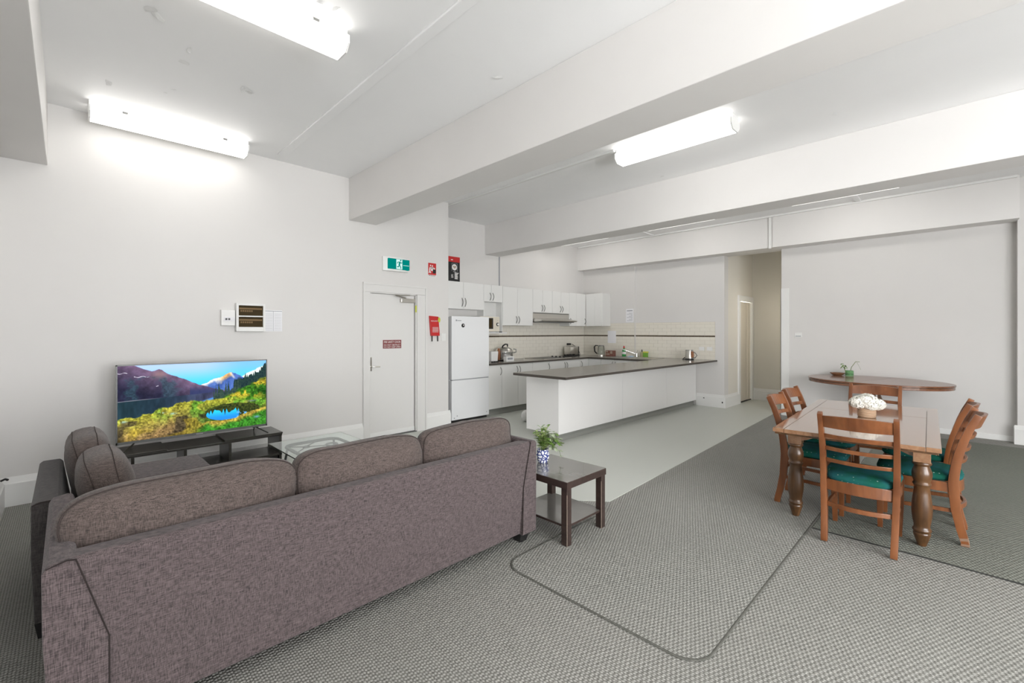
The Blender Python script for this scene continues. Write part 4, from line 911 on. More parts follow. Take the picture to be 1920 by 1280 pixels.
for x in (0.44, 1.42):
    s = -1 if x < 1 else 1
    part('foot', MB().tube([(x + s * 0.02, TVY + 0.13, 0.4145), (x, TVY + 0.01, TZ0 + 0.004), (x + s * 0.09, TVY - 0.12, 0.4145)], 0.006, 6), 'black_iron', tv)
# the picture on the screen, painted as vertex colours of a fine grid
def vnoise(w_, h_, fx, fy, seed):
    r = np.random.RandomState(seed); g = r.rand(int(fy) + 2, int(fx) + 2)
    yy, xx = np.mgrid[0:1:h_ * 1j, 0:1:w_ * 1j]; X = xx * fx; Y = yy * fy
    i = np.floor(X).astype(int).clip(0, g.shape[1] - 2); j = np.floor(Y).astype(int).clip(0, g.shape[0] - 2); a = X - i; b = Y - j
    a = a * a * (3 - 2 * a); b = b * b * (3 - 2 * b)
    return (g[j, i] * (1 - a) + g[j, i + 1] * a) * (1 - b) + (g[j + 1, i] * (1 - a) + g[j + 1, i + 1] * a) * b
W_, H_ = 420, 236
yy, xx = np.mgrid[0:1:H_ * 1j, 0:1:W_ * 1j]
def fbm(f, seed, asp=1.8, octs=4): return sum(vnoise(W_, H_, f * asp * 2 ** o, f * 2 ** o, seed + o) * 0.5 ** (o + 1) for o in range(octs)) / (1 - 0.5 ** octs)
def rgb(*c): return np.array(c, float) / 255
def line(pts): return np.interp(xx, [p[0] for p in pts], [p[1] for p in pts])
def ss(a, b, x): t_ = np.clip((x - a) / (b - a), 0, 1); return t_ * t_ * (3 - 2 * t_)
def blend(mask, col):
    global img
    m_ = np.clip(mask, 0, 1)[..., None]; img = img * (1 - m_) + col * m_
def mix3(a, b, t_): return np.asarray(a) * (1 - t_[..., None]) + np.asarray(b) * t_[..., None]
n1 = fbm(7, 1); n2 = fbm(22, 11, 1.8, 3); n3 = fbm(52, 21, 1.8, 3); nh = fbm(5, 41, 6, 4)
tex = (0.48 + 1.05 * n3 + 0.55 * (n2 - 0.5))[..., None]
img = mix3(rgb(160, 188, 236), rgb(62, 192, 240), ss(0.02, 0.34, yy))
img = mix3(img, mix3(rgb(96, 170, 226), rgb(70, 190, 235), ss(0.0, 0.25, yy)), 0.7 * ss(0.5, 0.85, xx))
# cloud bank
cl_ = line([(0.78, 0.25), (0.82, 0.215), (0.90, 0.15), (0.97, 0.085), (1.0, 0.07)]) + 0.03 * (n2 - 0.5)
blend(ss(-0.012, 0.012, yy - cl_) * (xx > 0.775), mix3(rgb(238, 240, 228), rgb(185, 205, 205), ss(0, 0.09, yy - cl_)))
# distant peak
pk = line([(0.47, 0.36), (0.52, 0.315), (0.555, 0.295), (0.60, 0.245), (0.66, 0.222), (0.705, 0.168), (0.72, 0.160), (0.76, 0.175), (0.80, 0.215), (0.86, 0.30)]) + 0.022 * (n2 - 0.5)
inm = ss(-0.004, 0.004, yy - pk) * (xx > 0.47) * (xx < 0.9)
blend(inm, mix3(rgb(40, 66, 128), rgb(92, 122, 190), n2))
wrm = ss(0.62, 0.70, xx)
blend(inm * ss(0.10, 0.03, yy - pk + 0.35 * np.abs(xx - 0.655) + 0.09 * (n2 - 0.5)) * (xx < 0.735), mix3(rgb(236, 232, 222), rgb(226, 168, 92), wrm) * (0.75 + 0.4 * n3[..., None]))
blend(inm * ss(0.02, 0.0, np.abs(xx - 0.725 - 0.35 * (yy - pk))) * ss(0.09, 0.05, yy - pk) * 0.8, rgb(215, 205, 195))
# left range
lm = line([(0, -0.05), (0.09, -0.005), (0.14, 0.04), (0.20, 0.088), (0.225, 0.075), (0.243, 0.062), (0.26, 0.075), (0.30, 0.135), (0.40, 0.215), (0.50, 0.31), (0.62, 0.39), (0.70, 0.43), (1, 0.6)]) + 0.012 * (n2 - 0.5)
inl = ss(-0.003, 0.003, yy - lm)
dp = np.clip((yy - lm) / 0.36, 0, 1)
blend(inl, mix3(rgb(104, 84, 108), rgb(38, 38, 58), dp) * (0.55 + 0.5 * n1 + 0.45 * n2)[..., None])
blend(inl * ss(0.45, 0.68, n1 + 0.35 * (n2 - .5)) * (yy > 0.15) * ss(0.45, 0.3, xx) * 0.7, rgb(44, 66, 76) * (0.6 + 0.8 * n3[..., None]))
blend(inl * np.exp(-((xx - 0.25) / 0.05) ** 2 - ((yy - 0.13) / 0.055) ** 2) * 0.75, rgb(140, 112, 114))
blend(inl * (xx > 0.44) * (xx < 0.66) * ss(0.30, 0.42, yy) * 0.8, rgb(44, 54, 92))
for (a_, b_, c_, k_) in ((0.0, 0.055, 0.098, 0.8), (0.095, 0.165, 0.155, 0.8), (0.17, 0.185, 0.158, 0.5), (0.225, 0.24, 0.29, 0.7)):
    blend(inl * (xx > a_) * (xx < b_) * ss(0.007, 0.002, np.abs(yy - c_ - 0.006 * np.sin(xx * 120))) * k_ * (0.4 + n3), rgb(205, 200, 215))
# lake
sh_ = line([(0, 0.470), (0.3, 0.455), (0.62, 0.435), (1, 0.43)])
lk_ = ss(-0.004, 0.004, yy - sh_)
blend(lk_, mix3(rgb(34, 50, 62), rgb(62, 66, 92), ss(0.2, 0.6, xx)) * (0.55 + 0.9 * nh[..., None]))
blend(lk_ * ss(0.22, 0.0, xx) * 0.5, rgb(36, 60, 66))
blend(ss(0.006, 0.002, np.abs(yy - sh_)) * ss(0.30, 0.12, xx) * 0.75, rgb(140, 138, 150))
blend(lk_ * ss(0.50, 0.53, xx) * (xx < 0.615) * ss(-0.01, 0.02, yy - 0.555 + 0.55 * (xx - 0.51)) * 0.9, rgb(80, 140, 215))
# forest on the right
def spikes(f, amp, seed): return amp * (1 - np.abs(((xx * f + 0.35 * np.sin(xx * f * 2.7)) % 1) - 0.5) * 2) * (0.35 + 1.0 * vnoise(W_, H_, f * 0.9, 1, seed))
tr = line([(0.60, 0.60), (0.74, 0.34), (0.79, 0.275), (0.86, 0.25), (0.92, 0.215), (0.955, 0.165), (0.975, 0.09), (0.985, 0.055), (1, 0.10)]) - spikes(44, 0.075, 77)
blend((xx > 0.745) * ss(-0.004, 0.004, yy - tr), mix3(rgb(20, 36, 46), rgb(48, 70, 60), n3))
cl2 = 0.50 - spikes(30, 0.17, 78) - 0.6 * np.clip(xx - 0.62, 0, 0.13)
blend((xx > 0.60) * (xx < 0.80) * ss(-0.004, 0.004, yy - cl2) * (yy < 0.60), mix3(rgb(28, 44, 46), rgb(66, 86, 72), n3))
# hillside
hl = line([(0.58, 0.60), (0.66, 0.535), (0.74, 0.475), (0.79, 0.405), (0.86, 0.355), (0.93, 0.30), (1.0, 0.255)]) + 0.07 * (n2 - 0.5)
hill = ss(-0.012, 0.03, yy - hl) * ss(0.60, 0.66, xx)
blend(hill, mix3(rgb(24, 82, 26), rgb(96, 132, 38), n1 + 0.5 * (n2 - .5)) * tex)
blend(hill * ss(0.50, 0.66, n1 + 0.4 * (n2 - .5)) * ss(0.62, 0.5, yy) * 0.85, rgb(165, 138, 44) * tex)
blend(hill * ss(0.90, 1.0, xx) * ss(0.35, 0.45, yy) * ss(0.60, 0.5, yy) * 0.7, rgb(22, 62, 22) * tex)
# meadow
md_ = line([(0, 0.70), (0.05, 0.665), (0.10, 0.70), (0.15, 0.655), (0.20, 0.66), (0.24, 0.61), (0.30, 0.59), (0.37, 0.555), (0.43, 0.535), (0.50, 0.55), (0.60, 0.545), (0.7, 0.53), (1.0, 0.50)]) + 0.045 * (n2 - 0.5)
mm = ss(-0.008, 0.012, yy - md_) * (1 - ss(0.72, 0.80, xx) * (yy < 0.60))
dd = np.clip((yy - md_) / 0.30, 0, 1); lf = ss(0.62, 0.30, xx)
low = mix3(rgb(58, 88, 34), rgb(118, 96, 62), lf)
blend(mm, mix3(rgb(150, 148, 52), low, dd) * tex * (0.80 + 0.45 * n1[..., None]))
blend(mm * ss(0.52, 0.66, n1) * (0.35 + 0.65 * ss(0.15, 0.35, xx)) * ss(0.9, 0.6, yy) * 0.75, rgb(64, 122, 38) * tex)
blend(mm * ss(0.60, 0.74, vnoise(W_, H_, 13, 8, 55)) * (yy > 0.74) * 0.7, rgb(44, 38, 32) * tex * 1.2)
blend(mm * ss(0.60, 0.75, vnoise(W_, H_, 11, 9, 63)) * (yy > 0.78) * 0.6, rgb(140, 120, 40) * tex)
blend(mm * ss(0.10, 0.0, xx + (1 - yy) * 0.6) * 0.7, rgb(24, 22, 20))
for (u_, v_, a_) in ((0.035, 0.735, 0.02), (0.265, 0.665, 0.022), (0.33, 0.69, 0.022)): blend(np.exp(-((xx - u_) / a_) ** 2 - ((yy - v_) / 0.014) ** 2) * (n3 > 0.42) * 0.8, rgb(150, 185, 180))
# pond with its dark bank and the sky in it
pd = ((xx - 0.745) / 0.205) ** 2 + ((yy - 0.735 - 0.02 * (n2 - .5)) / 0.115) ** 2
blend(ss(1.05, 0.92, pd), mix3(rgb(16, 24, 18), rgb(86, 96, 40), n3))
inn = ss(1.03, 0.95, ((xx - 0.70) / 0.150) ** 2 + ((yy - 0.765) / 0.098) ** 2)
trees = 0.695 + spikes(24, 0.085, 91) + 0.16 * np.clip(xx - 0.76, 0, 1) * 3
blend(inn * ss(-0.004, 0.004, yy - trees) * ss(0.80, 0.775, xx), mix3(rgb(40, 190, 255), rgb(38, 128, 240), ss(0.70, 0.84, yy)))
blend(inn * ss(0.55, 0.62, n3) * (xx > 0.77) * (yy > 0.76), rgb(90, 160, 220))
bk_ = line([(0.50, 0.89), (0.56, 0.855), (0.66, 0.865), (0.76, 0.845), (0.84, 0.79), (0.92, 0.755), (1.0, 0.72)]) + 0.03 * (n2 - 0.5)
blend(ss(-0.008, 0.01, yy - bk_) * ss(0.46, 0.54, xx), mix3(rgb(146, 128, 54), rgb(52, 112, 36), ss(0.02, 0.10, yy - bk_ + 0.1 * (n1 - .5))) * tex)
blend(np.exp(-((xx - 0.925) / 0.022) ** 2 - ((yy - 0.87) / 0.018) ** 2) * 0.8, rgb(110, 150, 190))
blend(np.exp(-((xx - 0.885) / 0.035) ** 2 - ((yy - 0.615) / 0.012) ** 2) * 0.8, rgb(84, 100, 120))
img = np.clip(img, 0, 1)
lin = np.where(img <= 0.04045, img / 12.92, ((np.clip(img, 0, 1) + 0.055) / 1.055) ** 2.4)
sx0, sx1, sz0, sz1 = TX0 + 0.011, TX1 - 0.009, TZ0 + 0.021, TZ1 - 0.009
mb = MB()
for j in range(H_):
    for i in range(W_): mb.v.append((sx0 + (sx1 - sx0) * i / (W_ - 1), TVY - 0.0015, sz1 - (sz1 - sz0) * j / (H_ - 1)))
mb.f = [(j * W_ + i, (j + 1) * W_ + i, (j + 1) * W_ + i + 1, j * W_ + i + 1) for j in range(H_ - 1) for i in range(W_ - 1)]
m, nt, em = emit('tv_picture', (1, 1, 1), 0.95)
at = N(nt, 'ShaderNodeAttribute'); at.attribute_name = 'picture'; nt.links.new(at.outputs['Color'], em.inputs[0])
scr = part('screen', mb, 'tv_picture', tv, recalc=False); scr['label'] = 'lit screen with mountains, lake and green meadow'
ca_ = scr.data.color_attributes.new('picture', 'FLOAT_COLOR', 'POINT')
ca_.data.foreach_set('color', np.concatenate([lin.reshape(-1, 3), np.ones((H_ * W_, 1))], 1).astype(np.float32).ravel())

# ------------------------------------------------------------------ glass coffee table
gt = thing('coffee_table', 'glass-topped coffee table on a curved iron frame before the sofa', 'coffee table', (1.65, 4.0, 0))
GZ = 0.45; gx0, gx1, gy0, gy1 = 1.305, 1.985, 3.50, 4.475
part('glass_top', MB().box(gx0, gy0, GZ, gx1, gy1, GZ + 0.01), 'glass_green', gt, bevel=0.002)
def rrect(x0, y0, x1, y1, r, z, n=6):
    p = []
    for (cx_, cy_, a0) in ((x1 - r, y1 - r, 0), (x0 + r, y1 - r, PI / 2), (x0 + r, y0 + r, PI), (x1 - r, y0 + r, 3 * PI / 2)):
        for j in range(n + 1): a = a0 + PI / 2 * j / n; p.append((cx_ + r * math.cos(a), cy_ + r * math.sin(a), z))
    return p
fz_ = GZ - 0.022
part('top_frame', MB().tube(rrect(gx0 + 0.10, gy0 + 0.10, gx1 - 0.10, gy1 - 0.10, 0.09, fz_), 0.014, 8, closed=True), 'grey_iron', gt, smooth=True)
part('lower_frame', MB().tube(rrect(gx0 + 0.14, gy0 + 0.14, gx1 - 0.14, gy1 - 0.14, 0.09, 0.16), 0.009, 8, closed=True), 'grey_iron', gt, smooth=True)
def ring(mb, c, r, z, rad): return mb.tube([(c[0] + r * math.cos(2 * PI * j / 20), c[1] + r * math.sin(2 * PI * j / 20), z) for j in range(20)], rad, 6, closed=True)
part('ring', ring(MB(), (1.545, 4.205), 0.028, fz_, 0.006), 'grey_iron', gt, smooth=True)
part('ring', ring(MB(), (1.75, 4.14), 0.05, fz_, 0.008), 'grey_iron', gt, smooth=True)
for p, q in (((1.43, 4.31), (1.525, 4.225)), ((1.70, 4.36), (1.56, 4.23)), ((1.41, 4.05), (1.525, 4.185)), ((1.70, 4.14), (1.573, 4.19))): part('rod', MB().tube([(*p, fz_), (*q, fz_)], 0.005, 6), 'grey_iron', gt, smooth=True)
for x, sx_ in ((gx0 + 0.13, -1), (gx1 - 0.13, 1)):
    for y_, sy_ in ((gy0 + 0.13, -1), (gy1 - 0.13, 1)): part('leg', MB().tube([(x, y_, fz_), (x + sx_ * 0.02, y_ + sy_ * 0.02, 0.30), (x - sx_ * 0.01, y_ - sy_ * 0.01, 0.16), (x + sx_ * 0.03, y_ + sy_ * 0.03, 0.0)], 0.011, 8), 'grey_iron', gt, smooth=True)

# ------------------------------------------------------------------ side table with plant
sd = thing('side_table', 'dark brown side table with a lower shelf beside the sofa end', 'side table', (2.66, 2.18, 0))
x0, x1, y0, y1 = 2.425, 2.90, 1.905, 2.45
part('top', MB().box(x0, y0, 0.40, x1, y1, 0.448), 'dark_wood', sd, bevel=0.002)
part('top_sheen', MB().box(x0 + 0.002, y0 + 0.002, 0.447, x1 - 0.002, y1 - 0.002, 0.45), 'reflection_grey', sd)  # pale sheets on top and shelf carry a reflection in their colour
part('shelf_sheen', MB().box(x0 + 0.022, y0 + 0.022, 0.139, x1 - 0.022, y1 - 0.022, 0.1415), 'reflection_grey', sd)
for a in (x0 + 0.006, x1 - 0.056):
    for b_ in (y0 + 0.006, y1 - 0.056):
        lg = part('leg', MB().box(a, b_, 0.006, a + 0.05, b_ + 0.05, 0.40), 'dark_wood', sd, bevel=0.0015)
        if b_ < 2.2: part('worn_edge', MB().box(a - 0.0006, b_ - 0.0006, 0.007, a + 0.0016, b_ + 0.0016, 0.36), 'chip_wood', lg)
part('shelf', MB().box(x0 + 0.02, y0 + 0.02, 0.125, x1 - 0.02, y1 - 0.02, 0.14), 'dark_wood', sd, bevel=0.0015)
def leaf(mb, base, d, L, wd, droop=0.25, up=Vector((0, 0, 1))):
    d = Vector(d).normalized(); s = d.cross(up)
    if s.length < 1e-3: s = Vector((1, 0, 0))
    s.normalize(); nrm = s.cross(d); B = Vector(base)
    i = len(mb.v)
    for f, wv in ((0, 0.08), (0.3, 0.85), (0.6, 1.0), (0.85, 0.6), (1.0, 0.05)):
        c = B + d * L * f - Vector((0, 0, 1)) * droop * L * f * f
        mb.pt(c - s * wd * wv / 2 + nrm * 0.12 * wd * wv); mb.pt(c); mb.pt(c + s * wd * wv / 2 + nrm * 0.12 * wd * wv)
    for k in range(4):
        for q in (0, 1): a = i + 3 * k + q; mb.f.append((a, a + 1, a + 4, a + 3))
pl = thing('potted_plant', 'leafy green plant in a blue and white china pot on the side table', 'plant', (2.675, 2.345, 0.45))
pc_ = (2.675, 2.345, 0.45)
part('pot', MB().lathe([(0.034, 0.0), (0.040, 0.008), (0.050, 0.04), (0.052, 0.065), (0.044, 0.095), (0.047, 0.105), (0.042, 0.104), (0.038, 0.085), (0.0, 0.085)], pc_, 26, cap=False), 'blue_white_china', pl, smooth=True)
part('soil', MB().lathe([(0.0, 0.088), (0.040, 0.09)], pc_, 20, cap=False), 'stem_green', pl)
rnd = random.Random(12); A1, A2, A3, ST = MB(), MB(), MB(), MB()
for k in range(22):
    th = rnd.uniform(0, 2 * PI); sp_ = rnd.uniform(0.02, 0.07); h_ = rnd.uniform(0.09, 0.19)
    p0 = Vector((pc_[0], pc_[1], pc_[2] + 0.085)); p1 = p0 + Vector((sp_ * math.cos(th), sp_ * math.sin(th), h_))
    ST.tube([p0, (p0 + p1) / 2 + Vector((0, 0, 0.02)), p1], 0.0015, 4)
    for j in range(9):
        f = 0.25 + 0.75 * j / 8; q = p0.lerp(p1, f); an = rnd.uniform(0, 2 * PI)
        leaf(A1 if rnd.random() < 0.55 else A2, q, (math.cos(an), math.sin(an), rnd.uniform(0.1, 0.9)), rnd.uniform(0.034, 0.056), rnd.uniform(0.017, 0.026))
RT = Vector((math.sin(YAW), -math.cos(YAW), 0))
for k in range(13):
    p0 = Vector((pc_[0], pc_[1], pc_[2] + 0.09)); out = RT * rnd.uniform(0.09, 0.155) + Vector((rnd.uniform(-.04, .04), rnd.uniform(-.04, .04), rnd.uniform(-0.01, 0.17)))
    p1 = p0 + out; mid = (p0 + p1) / 2 + Vector((0, 0, 0.07)); ST.tube([p0, mid, p1], 0.0015, 4)
    for j in range(7):
        f = 0.4 + 0.6 * j / 6; q = p0 * (1 - f) ** 2 + mid * 2 * f * (1 - f) + p1 * f * f; an = rnd.uniform(0, 2 * PI)
        leaf(A3 if rnd.random() < 0.6 else A1, q, (math.cos(an), math.sin(an), rnd.uniform(-0.3, 0.6)), rnd.uniform(0.030, 0.044), rnd.uniform(0.026, 0.036))
p0 = Vector((pc_[0], pc_[1], pc_[2] + 0.10)); trail = [p0, p0 + RT * 0.08 + Vector((0, 0, 0.03)), p0 + RT * 0.13 + Vector((0, 0, -0.01)), p0 + RT * 0.145 + Vector((0, 0, -0.055))]
ST.tube(trail, 0.0013, 4)
for q in trail[1:]:
    for j in range(3): an = rnd.uniform(0, 6.28); leaf(A3, q, (math.cos(an), math.sin(an), 0.2), 0.024, 0.018)
for nm, mb_, mt in (('foliage', A1, 'leaf_green'), ('foliage', A2, 'leaf_light'), ('foliage', A3, 'leaf_grey')):
    o = part(nm, mb_, mt, pl, smooth=False, recalc=False); o['kind'] = 'stuff'
part('stems', ST, 'stem_green', pl)

# ------------------------------------------------------------------ dining table
DT = (4.87, 0.60); DR = math.radians(2.2)
tb = thing('dining_table', 'polished brown timber dining table on dark turned legs', 'dining table', (DT[0], DT[1], 0), DR, local=True)
TZ = 0.745; tl_, tw_ = 1.0, 0.47
part('board', MB().box(-tl_, -tw_ + 0.075, TZ - 0.03, 0.327, tw_ - 0.075, TZ - 0.0015), 'table_wood', tb, bevel=0.002)
part('board', MB().box(0.330, -tw_ + 0.075, TZ - 0.03, tl_, tw_ - 0.075, TZ - 0.0015), 'table_wood', tb, bevel=0.002)
for s in (-1, 1): part('edge_board', MB().box(-tl_, min(s * tw_, s * (tw_ - 0.073)), TZ - 0.03, tl_, max(s * tw_, s * (tw_ - 0.073)), TZ), 'table_wood', tb, bevel=0.003)
part('rim_moulding', MB().box(-tl_ + 0.012, -tw_ + 0.012, TZ - 0.045, tl_ - 0.012, tw_ - 0.012, TZ - 0.03), 'table_leg_wood', tb, bevel=0.003)
lx, ly = 0.69, 0.375
ap = MB()
def apron_poly(L): 
    p = [(-L, TZ - 0.045), (-L, TZ - 0.13)]
    for j in range(9): p.append((-L + 0.04 + 0.11 * j / 8, TZ - 0.13 + 0.035 * (0.5 - 0.5 * math.cos(PI * j / 8))))
    for j in range(9): p.append((L - 0.15 + 0.11 * j / 8, TZ - 0.095 - 0.035 * (0.5 - 0.5 * math.cos(PI * j / 8))))
    return p + [(L, TZ - 0.13), (L, TZ - 0.045)]
for s in (-1, 1):
    part('apron', MB().prism(apron_poly(lx), 'y', s * ly - 0.011, s * ly + 0.011), 'table_wood', tb, bevel=0.001)
    part('apron', MB().prism(apron_poly(ly), 'x', s * lx - 0.011, s * lx + 0.011), 'table_wood', tb, bevel=0.001)
prof = [(0.024, 0.0), (0.030, 0.02), (0.041, 0.055), (0.046, 0.075), (0.048, 0.083), (0.044, 0.092), (0.050, 0.102), (0.052, 0.108), (0.050, 0.116), (0.044, 0.124), (0.043, 0.14), (0.048, 0.165), (0.054, 0.21), (0.056, 0.245), (0.054, 0.29), (0.046, 0.36), (0.041, 0.405), (0.047, 0.418), (0.051, 0.426), (0.047, 0.435), (0.044, 0.442), (0.050, 0.46), (0.055, 0.485), (0.054, 0.51), (0.044, 0.54), (0.040, 0.552), (0.050, 0.560), (0.053, 0.568), (0.050, 0.576), (0.046, 0.582)]
for sx_ in (-1, 1):
    for sy_ in (-1, 1):
        lg = part('leg', MB().lathe([(r, 0.006 + z) for r, z in prof], (sx_ * lx, sy_ * ly, 0), 24), 'table_leg_wood', tb, smooth=True)
        part('leg_block', MB().box(sx_ * lx - 0.046, sy_ * ly - 0.046, 0.585, sx_ * lx + 0.046, sy_ * ly + 0.046, TZ - 0.045), 'table_wood', lg, bevel=0.003)

# ------------------------------------------------------------------ dining chairs
def make_chair():
    t = thing('dining_chair', 'reddish timber ladder-back dining chair', 'chair', (0, 0, 0), 0, 'ladder-back chairs round the dining table', local=True)
    F0 = 0.006
    def post_y(z):
        return np.interp(z, [0, 0.03, 0.12, 0.25, 0.43, 0.55, 0.7, 0.82, 0.92], [-0.058, -0.058, -0.036, -0.012, 0.0, -0.010, -0.042, -0.082, -0.125])
    zs = [F0, 0.028, 0.06, 0.12, 0.18, 0.25, 0.34, 0.43, 0.5, 0.58, 0.66, 0.74, 0.82, 0.88, 0.915]
    def px(z): return np.interp(z, [0, 0.43, 0.92], [0.188, 0.200, 0.205])
    for s in (-1, 1):
        part('leg', MB().sweep([(s * px(z), post_y(z), z) for z in zs], [np.interp(z, [0, 0.4, 0.92], [0.019, 0.019, 0.015]) for z in zs], [np.interp(z, [0, 0.4, 0.92], [0.022, 0.029, 0.019]) for z in zs], (1, 0, 0)), 'chair_wood', t, bevel=0.004, smooth=True)
        part('front_leg', MB().sweep([(s * 0.19, 0.395, F0), (s * 0.195, 0.395, 0.2), (s * 0.197, 0.392, 0.42)], [0.015, 0.019, 0.021], [0.015, 0.019, 0.021], (1, 0, 0)), 'chair_wood', t, bevel=0.003)
    def slat(z0, z1, bow, th=0.009):
        n = 12; mb = MB(); R = []
        for j in range(n + 1):
            f = -1 + 2 * j / n; x = f * px(z0) * 0.97
            yy0 = post_y(z0) - bow * (1 - f * f); yy1 = post_y(z1) - bow * (1 - f * f)
            crown = 0.012 * (1 - f * f) if z1 - z0 > 0.05 else 0
            R.append([mb.pt((x, yy0 - th, z0)), mb.pt((x, yy0 + th, z0)), mb.pt((x, yy1 + th, z1 + crown)), mb.pt((x, yy1 - th, z1 + crown))])
        for k in range(n):
            for q in range(4): mb.f.append((R[k][q], R[k][(q + 1) % 4], R[k + 1][(q + 1) % 4], R[k + 1][q]))
        mb.f.append(tuple(R[0])); mb.f.append(tuple(R[-1])); return mb
    part('top_rail', slat(0.812, 0.895, 0.052, 0.011), 'chair_wood', t, bevel=0.003)
    for z0, z1 in ((0.735, 0.765), (0.645, 0.672), (0.56, 0.586)): part('slat', slat(z0, z1, 0.05), 'chair_wood', t, bevel=0.003)
    part('back_rail', slat(0.36, 0.43, 0.045, 0.011), 'chair_wood', t, bevel=0.003)
    part('stretcher', slat(0.245, 0.275, 0.05), 'chair_wood', t, bevel=0.003)
    for s in (-1, 1):
        part('side_rail', MB().sweep([(s * 0.20, 0.0, 0.395), (s * 0.207, 0.2, 0.395), (s * 0.198, 0.39, 0.395)], 0.010, 0.034, (1, 0, 0)), 'chair_wood', t, bevel=0.003)
        part('stretcher', MB().sweep([(s * 0.192, -0.012, 0.235), (s * 0.194, 0.395, 0.215)], 0.008, 0.013, (1, 0, 0)), 'chair_wood', t, bevel=0.002)
    part('front_rail', MB().box(-0.195, 0.385, 0.362, 0.195, 0.405, 0.43), 'chair_wood', t, bevel=0.003)
    mb = MB(); n = 40; m_ = 10; R = []
    for i in range(m_ + 1):
        eta = -PI / 2 + PI * i / m_
        r_ = []
        for j in range(n):
            om = 2 * PI * j / n; u = spow(math.cos(eta), 0.35) * spow(math.cos(om), 0.45); v = spow(math.cos(eta), 0.35) * spow(math.sin(om), 0.45)
            z = 0.452 + 0.034 * spow(math.sin(eta), 0.8)
            x = 0.213 * u * (1 + 0.06 * v)
            y_ = 0.198 + 0.228 * v - (0.03 * (1 - u * u) if v < -0.5 else 0)
            if z > 0.452: z += 0.012 * max(0, 1 - u * u - v * v)
            r_.append(mb.pt((x, y_, z)))
        R.append(r_)
    for i in range(m_):
        for j in range(n): mb.f.append((R[i][j], R[i][(j + 1) % n], R[i + 1][(j + 1) % n], R[i + 1][j]))
    s_ = part('seat', mb, 'seat_fabric', t, smooth=True); s_['label'] = 'green seat pad with pale dots'
    for f in s_.data.polygons: f.use_smooth = True
    return t
c0 = make_chair()
spots = [((3.875, 0.505), -PI / 2 + 0.02, 'ladder-back chair at the table end towards the sofa, its back over the carpet seam'),
         ((4.585, 1.085), PI + 0.03, 'ladder-back chair on the kitchen side of the table, nearer the sofa'),
         ((5.20, 1.115), PI - 0.02, 'ladder-back chair on the kitchen side of the table, nearer the passage'),
         ((4.575, 0.05), 0.02, 'ladder-back chair with a chewed pale leg foot beside the table'),
         ((5.19, 0.075), -0.03, 'ladder-back chair next to the chewed one, nearer the oval table'),
         ((5.985, 0.655), PI / 2 + 0.03, 'ladder-back chair at the table end in front of the oval table')]
for i, (p, r, lab) in enumerate(spots):
    o = c0 if i == 0 else dup(c0, (0, 0, 0), 0)
    o.location = (p[0], p[1], 0); o.rotation_euler = (0, 0, r); o['label'] = lab
    if i == 3:
        OFF[o.name] = Vector((0, 0, 0))
        part('chewed_patch', MB().sweep([(-0.188, -0.058, 0.008), (-0.188, -0.058, 0.028), (-0.189, -0.0515, 0.055), (-0.190, -0.046, 0.078)], [0.0200, 0.0195, 0.0198, 0.0185], [0.0232, 0.0225, 0.0236, 0.0220], (1, 0, 0)), 'worn_wood', o, bevel=0.003)

# basket of white flowers
fw = thing('flower_basket', 'white hydrangea heads in a woven rope basket on the dining table', 'flowers', (4.91, 0.585, TZ))
fc = (4.91, 0.585, TZ)
part('basket', MB().lathe([(0.061, 0.0), (0.065, 0.01), (0.065, 0.085), (0.062, 0.09), (0.058, 0.088), (0.058, 0.05), (0.0, 0.05)], fc, 28, cap=False), 'woven_rope', fw, smooth=True)
rnd = random.Random(3)
for k, (du, dd_, hz, R_) in enumerate(((-0.075, 0.0, 0.125, 0.062), (-0.03, -0.03, 0.14, 0.066), (0.03, 0.03, 0.145, 0.068), (0.075, -0.01, 0.110, 0.062), (-0.02, 0.04, 0.13, 0.065), (0.0, -0.045, 0.11, 0.055))):
    FW = Vector((math.cos(YAW), math.sin(YAW), 0)); c = Vector(fc) + RT * du + FW * dd_ + Vector((0, 0, hz))
    mb = MB()
    for q in range(95):
        v = Vector((rnd.gauss(0, 1), rnd.gauss(0, 1), rnd.gauss(0, 1))).normalized(); b = c + Vector((v.x * R_, v.y * R_, v.z * R_ * 0.72))
        a = v.orthogonal().normalized(); bb = v.cross(a); ro = rnd.uniform(0, 1.5); sz = rnd.uniform(0.012, 0.017)
        for j in range(4):
            an = ro + j * PI / 2; d = a * math.cos(an) + bb * math.sin(an); e = a * math.cos(an + PI / 2) + bb * math.sin(an + PI / 2)
            mb.face([b, b + d * sz * 0.7 - e * sz * 0.55 + v * 0.004, b + d * sz * 1.35 + v * 0.001, b + d * sz * 0.7 + e * sz * 0.55 + v * 0.004])
    i0 = len(mb.v); mb.sphere(tuple(c), (R_ * 0.9, R_ * 0.9, R_ * 0.65), 12, 8)
    part('flower_head', mb, 'petal_white', fw, recalc=False)
st_ = MB()
for du in (-0.05, 0.0, 0.05): st_.tube([Vector(fc) + Vector((0, 0, 0.06)), Vector(fc) + RT * du + Vector((0, 0, 0.12))], 0.003, 5)
part('stems', st_, 'stem_green', fw)

